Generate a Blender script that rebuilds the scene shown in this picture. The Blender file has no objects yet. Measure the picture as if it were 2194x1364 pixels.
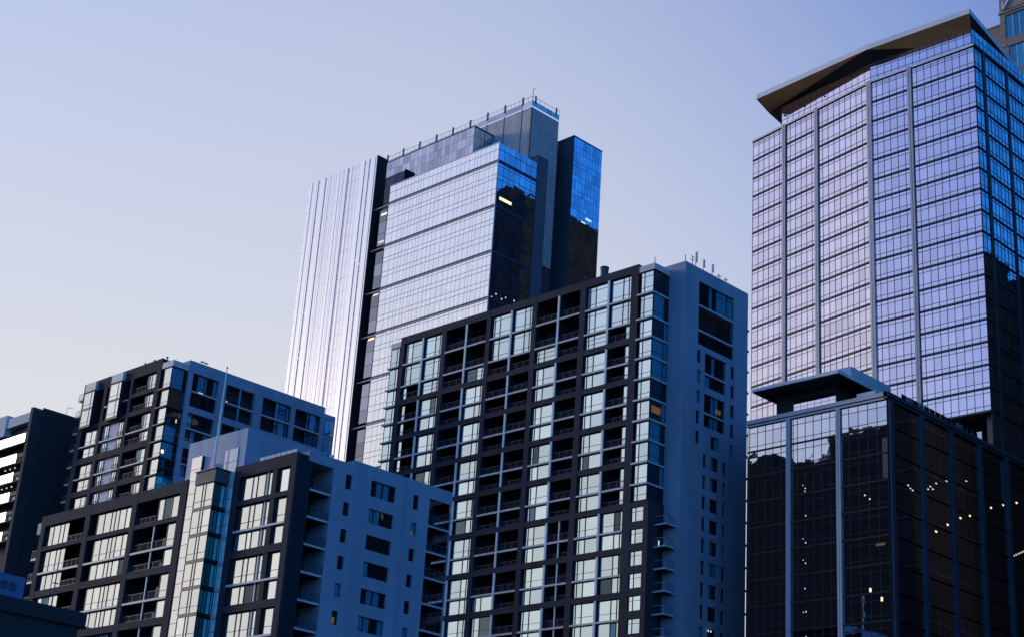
import bpy, math, random
from mathutils import Matrix, Vector
random.seed(7)
SC = bpy.context.scene
COL = SC.collection

# ------------------------------------------------------------------ camera
# world frame: X and Y run along the two street directions, Z is up, metres; the camera stands on the pavement
R_CW = ((0.69392796, -0.71726294, 0.06322864),
        (0.30787933, 0.21618614, -0.92653865),
        (0.65090268, 0.66241787, 0.37084804))          # image right, image down, view direction
cam = bpy.data.cameras.new('camera')
cam.sensor_fit = 'HORIZONTAL'; cam.sensor_width = 36.0
cam.lens = 36.0 * 3468.852 / 2194.0
cam.clip_start = 0.1; cam.clip_end = 6000
camo = bpy.data.objects.new('camera', cam); COL.objects.link(camo)
m = Matrix(((R_CW[0][0], -R_CW[1][0], -R_CW[2][0]),
            (R_CW[0][1], -R_CW[1][1], -R_CW[2][1]),
            (R_CW[0][2], -R_CW[1][2], -R_CW[2][2]))).to_4x4()
m.translation = (0, 0, 1.7)
camo.matrix_world = m
SC.camera = camo

# ------------------------------------------------------------------ sky, sun, exposure
SUN_AZ = math.radians(108)
HAZE_AZ = math.radians(90.6)     # middle of the pale band of dusk haze      # measured from +X towards +Y: the sun has just gone down to the left of the view
SUN_EL = math.radians(12)
HAZE = (0.75, 0.75, 0.75)
w = bpy.data.worlds.new('World'); SC.world = w; w.use_nodes = True
nt = w.node_tree; N = nt.nodes; L = nt.links
N.clear()
out = N.new('ShaderNodeOutputWorld')
sky = N.new('ShaderNodeTexSky'); sky.sky_type = 'NISHITA'; sky.sun_disc = False
sky.sun_elevation = SUN_EL; sky.sun_rotation = math.pi / 2 - SUN_AZ
sky.ozone_density = 10.0; sky.dust_density = 0.1; sky.air_density = 1.0
bgs = N.new('ShaderNodeBackground'); bgs.inputs[1].default_value = 0.15
L.new(sky.outputs[0], bgs.inputs[0])
# pale dusk haze low in the sky: brightest towards the set sun, gone overhead and on the far side
tc = N.new('ShaderNodeTexCoord')
nrm = N.new('ShaderNodeVectorMath'); nrm.operation = 'NORMALIZE'; L.new(tc.outputs['Generated'], nrm.inputs[0])
dot = N.new('ShaderNodeVectorMath'); dot.operation = 'DOT_PRODUCT'
dot.inputs[1].default_value = (math.cos(HAZE_AZ), math.sin(HAZE_AZ), 0); L.new(nrm.outputs[0], dot.inputs[0])
sep = N.new('ShaderNodeSeparateXYZ'); L.new(nrm.outputs[0], sep.inputs[0])
def mth(op, a, b=None):
    n = N.new('ShaderNodeMath'); n.operation = op
    for i, v in enumerate((a, b)):
        if v is None: continue
        if isinstance(v, (int, float)): n.inputs[i].default_value = v
        else: L.new(v, n.inputs[i])
    return n.outputs[0]
ss = N.new('ShaderNodeMapRange'); ss.interpolation_type = 'SMOOTHSTEP'
ss.inputs['From Min'].default_value = 0.17; ss.inputs['From Max'].default_value = 0.678; L.new(dot.outputs['Value'], ss.inputs[0])
zc = mth('MAXIMUM', sep.outputs[2], 0.0)
rise = mth('SUBTRACT', 1.344, mth('MULTIPLY', zc, 1.356))
fac = N.new('ShaderNodeClamp'); L.new(mth('MULTIPLY', ss.outputs[0], rise), fac.inputs[0])
bgg = N.new('ShaderNodeBackground'); bgg.inputs[0].default_value = (*HAZE, 1)
bgg.inputs[1].default_value = 0.5
mix = N.new('ShaderNodeMixShader'); L.new(fac.outputs[0], mix.inputs[0]); L.new(bgs.outputs[0], mix.inputs[1]); L.new(bgg.outputs[0], mix.inputs[2])
L.new(mix.outputs[0], out.inputs[0])
sun = bpy.data.lights.new('sun', 'SUN'); sun.energy = 0.6; sun.angle = math.radians(12); sun.color = (1.0, 0.85, 0.74)
suno = bpy.data.objects.new('sun', sun); COL.objects.link(suno)
sd = Vector((math.cos(SUN_AZ) * math.cos(SUN_EL), math.sin(SUN_AZ) * math.cos(SUN_EL), math.sin(SUN_EL)))
suno.rotation_euler = sd.to_track_quat('Z', 'Y').to_euler()
SC.view_settings.view_transform = 'Standard'; SC.view_settings.look = 'None'
SC.view_settings.exposure = 1.0; SC.view_settings.gamma = 1.0
SC.render.engine = 'CYCLES'
SC.cycles.max_bounces = 6; SC.cycles.glossy_bounces = 4; SC.cycles.diffuse_bounces = 3

# ------------------------------------------------------------------ materials
MATS = {}
def mat_base(name):
    mt = bpy.data.materials.new(name); mt.use_nodes = True
    MATS[name] = mt
    nt = mt.node_tree; nt.nodes.clear()
    o = nt.nodes.new('ShaderNodeOutputMaterial')
    return mt, nt, o
def solid(name, col, rough=0.7, var=0.12, scale=0.6, metal=0.0, streak=0.0, spec=0.3, bump=0.0):
    """matte surface: mottled colour, optional vertical rain streaks and fine relief"""
    mt, nt, o = mat_base(name)
    p = nt.nodes.new('ShaderNodeBsdfPrincipled')
    p.inputs['Roughness'].default_value = rough; p.inputs['Metallic'].default_value = metal
    p.inputs['Specular IOR Level'].default_value = spec
    geo = nt.nodes.new('ShaderNodeNewGeometry')
    mp = nt.nodes.new('ShaderNodeMapping'); mp.inputs['Scale'].default_value = (1, 1, 0.25 if streak else 1)
    nt.links.new(geo.outputs['Position'], mp.inputs[0])
    nz = nt.nodes.new('ShaderNodeTexNoise'); nz.inputs['Scale'].default_value = scale; nz.inputs['Detail'].default_value = 5
    nt.links.new(mp.outputs[0], nz.inputs['Vector'])
    r = nt.nodes.new('ShaderNodeMapRange'); r.inputs['From Min'].default_value = 0.3; r.inputs['From Max'].default_value = 0.7
    r.inputs['To Min'].default_value = 1 - var; r.inputs['To Max'].default_value = 1 + var
    nt.links.new(nz.outputs[0], r.inputs[0])
    oi = nt.nodes.new('ShaderNodeObjectInfo')
    r2 = nt.nodes.new('ShaderNodeMapRange'); r2.inputs['To Min'].default_value = 1 - var * .5; r2.inputs['To Max'].default_value = 1 + var * .5
    nt.links.new(oi.outputs['Random'], r2.inputs[0])
    mu = nt.nodes.new('ShaderNodeMath'); mu.operation = 'MULTIPLY'; nt.links.new(r.outputs[0], mu.inputs[0]); nt.links.new(r2.outputs[0], mu.inputs[1])
    val = mu.outputs[0]
    if streak:
        mp2 = nt.nodes.new('ShaderNodeMapping'); mp2.inputs['Scale'].default_value = (0.5, 0.5, 0.03)
        nt.links.new(geo.outputs['Position'], mp2.inputs[0])
        n2 = nt.nodes.new('ShaderNodeTexNoise'); n2.inputs['Scale'].default_value = 1.3; n2.inputs['Detail'].default_value = 6
        nt.links.new(mp2.outputs[0], n2.inputs['Vector'])
        r3 = nt.nodes.new('ShaderNodeMapRange'); r3.inputs['From Min'].default_value = 0.35; r3.inputs['From Max'].default_value = 0.7
        r3.inputs['To Min'].default_value = 1; r3.inputs['To Max'].default_value = 1 - streak
        nt.links.new(n2.outputs[0], r3.inputs[0])
        m3 = nt.nodes.new('ShaderNodeMath'); m3.operation = 'MULTIPLY'; nt.links.new(val, m3.inputs[0]); nt.links.new(r3.outputs[0], m3.inputs[1]); val = m3.outputs[0]
    vm = nt.nodes.new('ShaderNodeVectorMath'); vm.operation = 'SCALE'; vm.inputs[0].default_value = col
    nt.links.new(val, vm.inputs['Scale']); nt.links.new(vm.outputs[0], p.inputs['Base Color'])
    if bump:
        nb = nt.nodes.new('ShaderNodeTexNoise'); nb.inputs['Scale'].default_value = 6; nt.links.new(geo.outputs['Position'], nb.inputs['Vector'])
        b = nt.nodes.new('ShaderNodeBump'); b.inputs['Strength'].default_value = bump; b.inputs['Distance'].default_value = 0.02
        nt.links.new(nb.outputs[0], b.inputs['Height']); nt.links.new(b.outputs[0], p.inputs['Normal'])
    nt.links.new(p.outputs[0], o.inputs[0])
    return mt
def glass(name, tint, refl, inner, rough=0.015, var=0.08, curtain=None, cprob=0.0, wav=0.006, spread=0.0):
    """coated pane: mirror-like coat over a dim room; each pane differs a little in coat and in what hangs behind it"""
    mt, nt, o = mat_base(name)
    oi = nt.nodes.new('ShaderNodeObjectInfo')
    geo = nt.nodes.new('ShaderNodeNewGeometry')
    wn = nt.nodes.new('ShaderNodeTexWhiteNoise'); wn.noise_dimensions = '1D'
    rp = nt.nodes.new('ShaderNodeMath'); rp.operation = 'ADD'
    nt.links.new(oi.outputs['Random'], rp.inputs[0]); nt.links.new(geo.outputs['Random Per Island'], rp.inputs[1])
    nt.links.new(rp.outputs[0], wn.inputs['W'])
    rnd = wn.outputs['Value']
    r = nt.nodes.new('ShaderNodeMapRange'); r.inputs['To Min'].default_value = 1 - var; r.inputs['To Max'].default_value = 1.0
    nt.links.new(rnd, r.inputs[0])
    vm = nt.nodes.new('ShaderNodeVectorMath'); vm.operation = 'SCALE'; vm.inputs[0].default_value = tint
    nt.links.new(r.outputs[0], vm.inputs['Scale'])
    gl = nt.nodes.new('ShaderNodeBsdfGlossy'); gl.inputs['Roughness'].default_value = rough
    nt.links.new(vm.outputs[0], gl.inputs['Color'])
    nb = nt.nodes.new('ShaderNodeTexNoise'); nb.inputs['Scale'].default_value = 0.8; nb.inputs['Detail'].default_value = 1
    nt.links.new(geo.outputs['Position'], nb.inputs['Vector'])
    b = nt.nodes.new('ShaderNodeBump'); b.inputs['Strength'].default_value = 0.5; b.inputs['Distance'].default_value = wav
    nt.links.new(nb.outputs[0], b.inputs['Height']); nt.links.new(b.outputs[0], gl.inputs['Normal'])
    df = nt.nodes.new('ShaderNodeBsdfDiffuse'); df.inputs[0].default_value = (*inner, 1)
    if curtain:
        mc = nt.nodes.new('ShaderNodeMix'); mc.data_type = 'RGBA'
        gt = nt.nodes.new('ShaderNodeMath'); gt.operation = 'GREATER_THAN'; gt.inputs[1].default_value = 1 - cprob
        wn2 = nt.nodes.new('ShaderNodeTexWhiteNoise'); wn2.noise_dimensions = '1D'
        ad = nt.nodes.new('ShaderNodeMath'); ad.operation = 'ADD'; ad.inputs[1].default_value = 3.7
        nt.links.new(rp.outputs[0], ad.inputs[0]); nt.links.new(ad.outputs[0], wn2.inputs['W'])
        nt.links.new(wn2.outputs['Value'], gt.inputs[0]); nt.links.new(gt.outputs[0], mc.inputs[0])
        mc.inputs[6].default_value = (*inner, 1); mc.inputs[7].default_value = (*curtain, 1)
        nt.links.new(mc.outputs[2], df.inputs[0])
    fr = nt.nodes.new('ShaderNodeFresnel'); fr.inputs[0].default_value = 1.5
    mr = nt.nodes.new('ShaderNodeMapRange'); mr.inputs['To Min'].default_value = refl; mr.inputs['To Max'].default_value = 1.0
    nt.links.new(fr.outputs[0], mr.inputs[0])
    f = mr.outputs[0]
    if spread:
        r4 = nt.nodes.new('ShaderNodeMapRange'); r4.inputs['To Min'].default_value = 1 - spread; r4.inputs['To Max'].default_value = 1
        nt.links.new(rnd, r4.inputs[0]); mm = nt.nodes.new('ShaderNodeMath'); mm.operation = 'MULTIPLY'
        nt.links.new(f, mm.inputs[0]); nt.links.new(r4.outputs[0], mm.inputs[1]); f = mm.outputs[0]
    ms = nt.nodes.new('ShaderNodeMixShader'); nt.links.new(f, ms.inputs[0]); nt.links.new(df.outputs[0], ms.inputs[1]); nt.links.new(gl.outputs[0], ms.inputs[2])
    nt.links.new(ms.outputs[0], o.inputs[0])
    return mt
def lamp(name, col, s):
    mt, nt, o = mat_base(name)
    e = nt.nodes.new('ShaderNodeEmission'); e.inputs[0].default_value = (*col, 1); e.inputs[1].default_value = s
    nt.links.new(e.outputs[0], o.inputs[0]); return mt

BROWN = solid('dark_brown_panel', (0.056, 0.051, 0.063), 0.75, 0.10, 0.35, streak=0.12, spec=0.1)
BROWN2 = solid('dark_bay_panel', (0.055, 0.052, 0.060), 0.5, 0.1, 0.4)
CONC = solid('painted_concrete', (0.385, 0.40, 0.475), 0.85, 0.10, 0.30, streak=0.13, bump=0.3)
CONC2 = solid('lit_side_stucco', (0.70, 0.67, 0.68), 0.9, 0.10, 0.5, streak=0.15, bump=0.4)  # lighter copy of the core's paint: stands in for light on its street face
LEDGE = solid('pale_ledge_metal', (0.66, 0.61, 0.58), 0.5, 0.1, 1.0, spec=0.4)
FIN = solid('pale_fin_metal', (0.80, 0.75, 0.72), 0.45, 0.1, 0.8, spec=0.4)
FRAME = solid('dark_window_frame', (0.018, 0.019, 0.026), 0.45, 0.1, 1.0)
RAIL = solid('railing_metal', (0.10, 0.10, 0.12), 0.5, 0.1, 1.0)
RAILW = solid('pale_railing_metal', (0.55, 0.55, 0.57), 0.5, 0.1, 1.0)
DARK = solid('recess_shade_tone', (0.030, 0.027, 0.030), 0.8, 0.15, 0.4)  # near-black stand-in for shade in recesses and unlit interiors
ROOFG = solid('roof_gravel', (0.16, 0.16, 0.16), 0.95, 0.2, 3.0)
LINING = solid('white_window_lining', (0.78, 0.75, 0.76), 0.7, 0.06, 1.0)
GB = glass('pale_teal_glass', (0.80, 0.94, 0.98), 0.90, (0.01, 0.03, 0.035), curtain=(0.10, 0.16, 0.18), cprob=0.12, var=0.16, spread=0.10, wav=0.008)
GC = glass('pale_grey_glass', (1.0, 1.0, 0.98), 0.94, (0.02, 0.03, 0.035), curtain=(0.12, 0.13, 0.14), cprob=0.1, var=0.12, spread=0.06)
GS = glass('shaded_flat_glass', (0.55, 0.75, 0.85), 0.16, (0.010, 0.014, 0.018), curtain=(0.08, 0.28, 0.38), cprob=0.28, var=0.3, spread=0.5)
GDOOR = glass('balcony_door_glass', (0.6, 0.7, 0.75), 0.10, (0.012, 0.012, 0.014), curtain=(0.05, 0.055, 0.06), cprob=0.2)
GTEAL = glass('teal_side_glass', (0.40, 0.90, 0.90), 0.40, (0.03, 0.22, 0.23), curtain=(0.08, 0.50, 0.50), cprob=0.5)
GL = glass('pale_balcony_glass', (0.85, 0.80, 0.79), 0.40, (0.50, 0.46, 0.45), rough=0.25, var=0.1)
WSTRIP = glass('white_spandrel_glass', (1.0, 0.96, 0.95), 0.25, (0.95, 0.88, 0.84), rough=0.1, var=0.04)
GCORE = glass('warm_white_strip_glass', (0.98, 0.93, 0.93), 0.92, (0.2, 0.2, 0.2), var=0.05)
GR = glass('lavender_office_glass', (0.90, 0.81, 0.92), 0.88, (0.012, 0.013, 0.03), var=0.10, spread=0.04, wav=0.005)
GRB = glass('blue_office_glass', (0.60, 0.90, 0.95), 0.88, (0.004, 0.008, 0.03), var=0.25, spread=0.15)
GM = glass('silver_office_glass', (1.0, 0.97, 0.99), 0.94, (0.75, 0.73, 0.75), var=0.05, spread=0.03, wav=0.005)
GMB = glass('deep_blue_office_glass', (0.60, 0.85, 0.98), 0.86, (0.004, 0.007, 0.018), var=0.3, spread=0.15)
GMC = glass('smoky_office_glass', (0.62, 0.62, 0.74), 0.62, (0.02, 0.02, 0.03), var=0.25, spread=0.25)
GP = glass('black_office_glass', (0.80, 0.82, 0.92), 0.72, (0.006, 0.006, 0.008), var=0.08, spread=0.05, wav=0.005)
GT = glass('teal_tower_glass', (0.12, 0.50, 0.66), 0.55, (0.004, 0.05, 0.09), var=0.35, spread=0.3)
MULL = solid('navy_mullion', (0.025, 0.026, 0.055), 0.4, 0.1, 1.0)
MULLB = solid('black_mullion', (0.009, 0.009, 0.012), 0.35, 0.1, 1.0)
JOINT = solid('wall_joint_sealant', (0.26, 0.27, 0.33), 0.9, 0.15, 0.5)
MULLG = solid('grey_mullion', (0.16, 0.16, 0.18), 0.4, 0.1, 1.0)
FINR = solid('brushed_fin_metal', (0.62, 0.54, 0.53), 0.4, 0.1, 0.6, spec=0.4, streak=0.1)
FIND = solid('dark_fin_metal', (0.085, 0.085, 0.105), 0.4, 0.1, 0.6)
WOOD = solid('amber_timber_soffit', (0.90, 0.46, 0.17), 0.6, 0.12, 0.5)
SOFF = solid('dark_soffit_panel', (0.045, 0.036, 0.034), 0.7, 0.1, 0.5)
FASC = solid('pale_roof_fascia', (0.88, 0.80, 0.76), 0.5, 0.06, 0.5)
RIBP = solid('pearl_trim', (0.70, 0.68, 0.70), 0.35, 0.05, 0.3, spec=0.6)
RIBG = glass('pearl_rib_glass', (1.0, 0.96, 0.98), 0.80, (0.72, 0.70, 0.72), rough=0.30, var=0.08, wav=0.001)
LOUV = solid('louvre_metal', (0.74, 0.66, 0.63), 0.5, 0.12, 0.5)
LOUVB = solid('louvre_backing', (0.05, 0.05, 0.06), 0.7, 0.1, 0.5)
PIL = solid('slate_cladding', (0.09, 0.095, 0.115), 0.6, 0.08, 0.3, streak=0.1)
BRICK = solid('sandstone_block', (0.34, 0.245, 0.20), 0.85, 0.18, 0.7, bump=0.4)
BRICK2 = solid('sandstone_trim', (0.40, 0.30, 0.24), 0.85, 0.12, 0.7, bump=0.3)
LWALL = solid('dark_brick_wall', (0.050, 0.044, 0.046), 0.8, 0.15, 0.8, bump=0.3)
LPALE = solid('pale_balcony_panel', (0.72, 0.68, 0.67), 0.8, 0.08, 0.8)
ROOFD = solid('dark_bitumen_roof', (0.035, 0.030, 0.032), 0.8, 0.15, 0.8)
BLUEU = solid('blue_painted_steel', (0.10, 0.13, 0.26), 0.5, 0.1, 1.0)
ASPH = solid('asphalt', (0.09, 0.088, 0.086), 0.9, 0.2, 0.5)
PAVE = solid('paving', (0.22, 0.215, 0.21), 0.9, 0.1, 0.5)
NEIGH = solid('neighbour_dark_cladding', (0.012, 0.011, 0.012), 0.8, 0.15, 0.3)
NEIGH2 = solid('neighbour_floor_band', (0.03, 0.026, 0.028), 0.8, 0.15, 0.3)
WARM = lamp('warm_lamp', (1.0, 0.80, 0.48), 0.8)
WARMD = lamp('dim_warm_lamp', (1.0, 0.86, 0.70), 0.44)
COOL = lamp('cool_lamp', (0.85, 0.95, 1.0), 0.45)
AMBER = lamp('amber_room_light', (1.0, 0.60, 0.25), 0.055)
SIGNR = lamp('red_lamp', (1.0, 0.2, 0.15), 0.5)

# ------------------------------------------------------------------ helpers
class Face:
    """a vertical plane: u runs along it, v is height, d is depth behind it (towards the inside)"""
    def __init__(s, O, U, Nn): s.O = O; s.U = U; s.N = Nn; s.a = math.atan2(U[1], U[0])
    def p(s, u, v, d=0.0): return (s.O[0] + s.U[0]*u + s.N[0]*d, s.O[1] + s.U[1]*u + s.N[1]*d, v)
def west(x): return Face((x, 0), (0, 1), (1, 0))     # facade that looks towards -X, u = Y
def south(y): return Face((0, y), (1, 0), (0, 1))    # facade that looks towards -Y, u = X

QF = ((0, 3, 2, 1), (4, 5, 6, 7), (0, 1, 5, 4), (1, 2, 6, 5), (2, 3, 7, 6), (3, 0, 4, 7))
class MB:
    def __init__(s): s.v = []; s.f = []; s.mi = []; s.mats = []
    def m(s, mt):
        if mt not in s.mats: s.mats.append(mt)
        return s.mats.index(mt)
    def hexa(s, pts, mt):
        b = len(s.v); s.v += pts; k = s.m(mt)
        for q in QF: s.f.append(tuple(b + i for i in q)); s.mi.append(k)
    def box(s, x0, x1, y0, y1, z0, z1, mt):
        s.hexa([(x0,y0,z0),(x1,y0,z0),(x1,y1,z0),(x0,y1,z0),(x0,y0,z1),(x1,y0,z1),(x1,y1,z1),(x0,y1,z1)], mt)
    def fbox(s, F, u0, u1, v0, v1, d0, d1, mt):
        p = F.p
        s.hexa([p(u0,v0,d0),p(u1,v0,d0),p(u1,v0,d1),p(u0,v0,d1),p(u0,v1,d0),p(u1,v1,d0),p(u1,v1,d1),p(u0,v1,d1)], mt)
    def poly(s, pts, mt):
        b = len(s.v); s.v += list(pts); s.f.append(tuple(range(b, b+len(pts)))); s.mi.append(s.m(mt))
    def cyl(s, x, y, z0, z1, r0, r1, mt, n=10):
        b = len(s.v); k = s.m(mt)
        for z, r in ((z0, r0), (z1, r1)):
            for i in range(n):
                a = 2*math.pi*i/n; s.v.append((x + r*math.cos(a), y + r*math.sin(a), z))
        for i in range(n):
            j = (i+1) % n; s.f.append((b+i, b+j, b+n+j, b+n+i)); s.mi.append(k)
        s.f.append(tuple(b+n+i for i in range(n))); s.mi.append(k)
    def bar(s, a, c, r, mt):
        a = Vector(a); c = Vector(c); d = (c-a).normalized()
        e = d.cross(Vector((0,0,1)) if abs(d.z) < .9 else Vector((1,0,0))).normalized()*r; g = d.cross(e).normalized()*r
        s.hexa([tuple(a-e-g),tuple(a+e-g),tuple(a+e+g),tuple(a-e+g),tuple(c-e-g),tuple(c+e-g),tuple(c+e+g),tuple(c-e+g)], mt)
    def build(s, name, parent=None, kind=None):
        if not s.v: return None
        o0 = parent_origin(parent)
        me = bpy.data.meshes.new(name)
        me.from_pydata([(x-o0[0], y-o0[1], z-o0[2]) for x, y, z in s.v], [], s.f)
        for mt in s.mats: me.materials.append(mt)
        me.polygons.foreach_set('material_index', s.mi)
        me.update()
        o = bpy.data.objects.new(name, me); COL.objects.link(o); o.parent = parent
        if kind: o['kind'] = kind
        return o
def parent_origin(p):
    x = y = z = 0.0
    while p is not None:
        x += p.location.x; y += p.location.y; z += p.location.z; p = p.parent
    return (x, y, z)
def thing(name, label, cat, loc, group=None):
    o = bpy.data.objects.new(name, None); COL.objects.link(o); o.location = loc
    o['label'] = label; o['category'] = cat; o.empty_display_size = 1
    if group: o['group'] = group
    return o
def tag(o, label, cat, group=None):
    o['label'] = label; o['category'] = cat
    if group: o['group'] = group
    return o
def box_part(name, parent, x0, x1, y0, y1, z0, z1, mt):
    b = MB(); b.box(x0, x1, y0, y1, z0, z1, mt); return b.build(name, parent)
UNIT = {}
def unit_mesh(mt):
    """one shared slab per material, scaled by each object that uses it"""
    if mt.name not in UNIT:
        b = MB(); b.box(-.5, .5, -.5, .5, -.5, .5, mt)
        me = bpy.data.meshes.new('slab_' + mt.name); me.from_pydata(b.v, [], b.f); me.materials.append(mt); me.update()
        UNIT[mt.name] = me
    return UNIT[mt.name]
def slab(name, parent, F, u0, u1, v0, v1, d0, d1, mt, tilt=0.0):
    """a single flat piece (pane, plank, ledge) as its own object"""
    o = bpy.data.objects.new(name, unit_mesh(mt)); COL.objects.link(o); o.parent = parent
    q = F.p((u0+u1)/2, (v0+v1)/2, (d0+d1)/2); o0 = parent_origin(parent)
    o.location = (q[0]-o0[0], q[1]-o0[1], q[2]-o0[2])
    o.scale = (abs(u1-u0), abs(d1-d0), abs(v1-v0))
    rx = random.gauss(0, tilt); rz = random.gauss(0, tilt)
    o.rotation_euler = (rx, 0, F.a + rz)
    return o
def panes(lst, parent, limit=300, name='pane', tilt=0.0012):
    """lst of (F,u0,u1,v0,v1,d,mat): those that show largest become parts of their own, the rest one joined part per glass"""
    def size(t):
        F, u0, u1, v0, v1, d, mt = t
        q = Vector(F.p((u0+u1)/2, (v0+v1)/2)); r = q.length
        c = abs((q.x*F.N[0] + q.y*F.N[1])/r)
        return (u1-u0)*(v1-v0)*c/(r*r)
    lst = sorted(lst, key=size, reverse=True)
    for t in lst[:limit]:
        F, u0, u1, v0, v1, d, mt = t
        slab(name, parent, F, u0, u1, v0, v1, d, d+0.04, mt, tilt)
    rest = {}
    for t in lst[limit:]:
        F, u0, u1, v0, v1, d, mt = t
        b = rest.setdefault(mt.name, MB())
        j = random.gauss(0, tilt)*(u1-u0); k = random.gauss(0, tilt)*(v1-v0)
        p = F.p
        b.hexa([p(u0,v0,d),p(u1,v0,d+j),p(u1,v0,d+.04),p(u0,v0,d+.04),p(u0,v1,d+k),p(u1,v1,d+j+k),p(u1,v1,d+.04),p(u0,v1,d+.04)], mt)
    for b in rest.values(): b.build('small_panes', parent, kind='stuff')
def wall_open(b, F, u0, u1, v0, v1, ops, depth, mt, rmat=None):
    """wall sheet with real openings: ops = (u0,u1,v0,v1); reveals run back by depth"""
    us = sorted({u0, u1, *[o[0] for o in ops], *[o[1] for o in ops]})
    vs = sorted({v0, v1, *[o[2] for o in ops], *[o[3] for o in ops]})
    for i in range(len(us)-1):
        for j in range(len(vs)-1):
            cu = (us[i]+us[i+1])/2; cv = (vs[j]+vs[j+1])/2
            if any(o[0] < cu < o[1] and o[2] < cv < o[3] for o in ops): continue
            b.poly([F.p(us[i],vs[j]),F.p(us[i+1],vs[j]),F.p(us[i+1],vs[j+1]),F.p(us[i],vs[j+1])], mt)
    rm = rmat or mt
    for o in ops:
        a, c, e, g = o
        for q in (((a,e),(c,e)),((c,e),(c,g)),((c,g),(a,g)),((a,g),(a,e))):
            b.poly([F.p(*q[0]),F.p(*q[1]),F.p(*q[1],depth),F.p(*q[0],depth)], rm)
def window(parent, F, u0, u1, v0, v1, d, widths, mt, trans=(), rev=False, fw=0.06, name='window', gap=None, frame=None, shade=None):
    """one window: a framed unit (part) with its panes (sub-parts); widths are shares from low u to high u, trans = heights above v0"""
    fm = frame or FRAME
    b = MB()
    ws = list(widths)
    if rev: ws = ws[::-1]
    tot = sum(ws); us = [u0]
    for x in ws: us.append(us[-1] + (u1-u0)*x/tot)
    for u in us: b.fbox(F, max(u0, u-fw) if u > u0 else u0, min(u1, u+fw) if u < u1 else u1, v0, v1, d-.05, d+.08, fm) if True else None
    for v in (v0, v1-fw): b.fbox(F, u0+.001, u1-.001, v, v+fw, d-.045, d+.075, fm)
    for t in trans: b.fbox(F, u0+.001, u1-.001, v0+t-.022, v0+t+.022, d-.035, d+.07, fm)
    o = b.build(name, parent)
    for i in range(len(ws)):
        if gap and i in gap: continue
        mm = shade if (shade and random.random() < 0.06) else mt
        slab('pane', o, F, us[i]+fw*.9, us[i+1]-fw*.9, v0+fw, v1-fw, d+.01, d+.04, mm, 0.0012)
    return o
def railing(parent, F, u0, u1, v, d, h=1.05, mt=RAIL, posts=4, name='railing', infill=True):
    b = MB()
    b.fbox(F, u0, u1, v+h-.05, v+h, d-.03, d+.03, mt)
    b.fbox(F, u0, u1, v+.10, v+.14, d-.02, d+.02, mt)
    for i in range(posts+1):
        u = u0 + (u1-u0)*i/posts; b.fbox(F, u-.025, u+.025, v, v+h, d-.025, d+.025, mt)
    if infill:
        n = int((u1-u0)/.16)
        for i in range(1, n):
            u = u0 + (u1-u0)*i/n; b.fbox(F, u-.006, u+.006, v+.12, v+h-.05, d-.006, d+.006, mt)
    return b.build(name, parent)

# ------------------------------------------------------------------ ground
g = MB(); g.poly([(-3000,-3000,0),(3000,-3000,0),(3000,3000,0),(-3000,3000,0)], ASPH)
go = g.build('ground'); go['kind'] = 'structure'
g = MB(); g.box(-6, 8, -40, 12, 0.004, 0.13, PAVE)
go = g.build('pavement'); go['kind'] = 'structure'
g = MB(); g.box(96, 182, 100, 262, 0.004, 0.13, PAVE)
go = g.build('city_block_pavement'); go['kind'] = 'structure'

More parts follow.
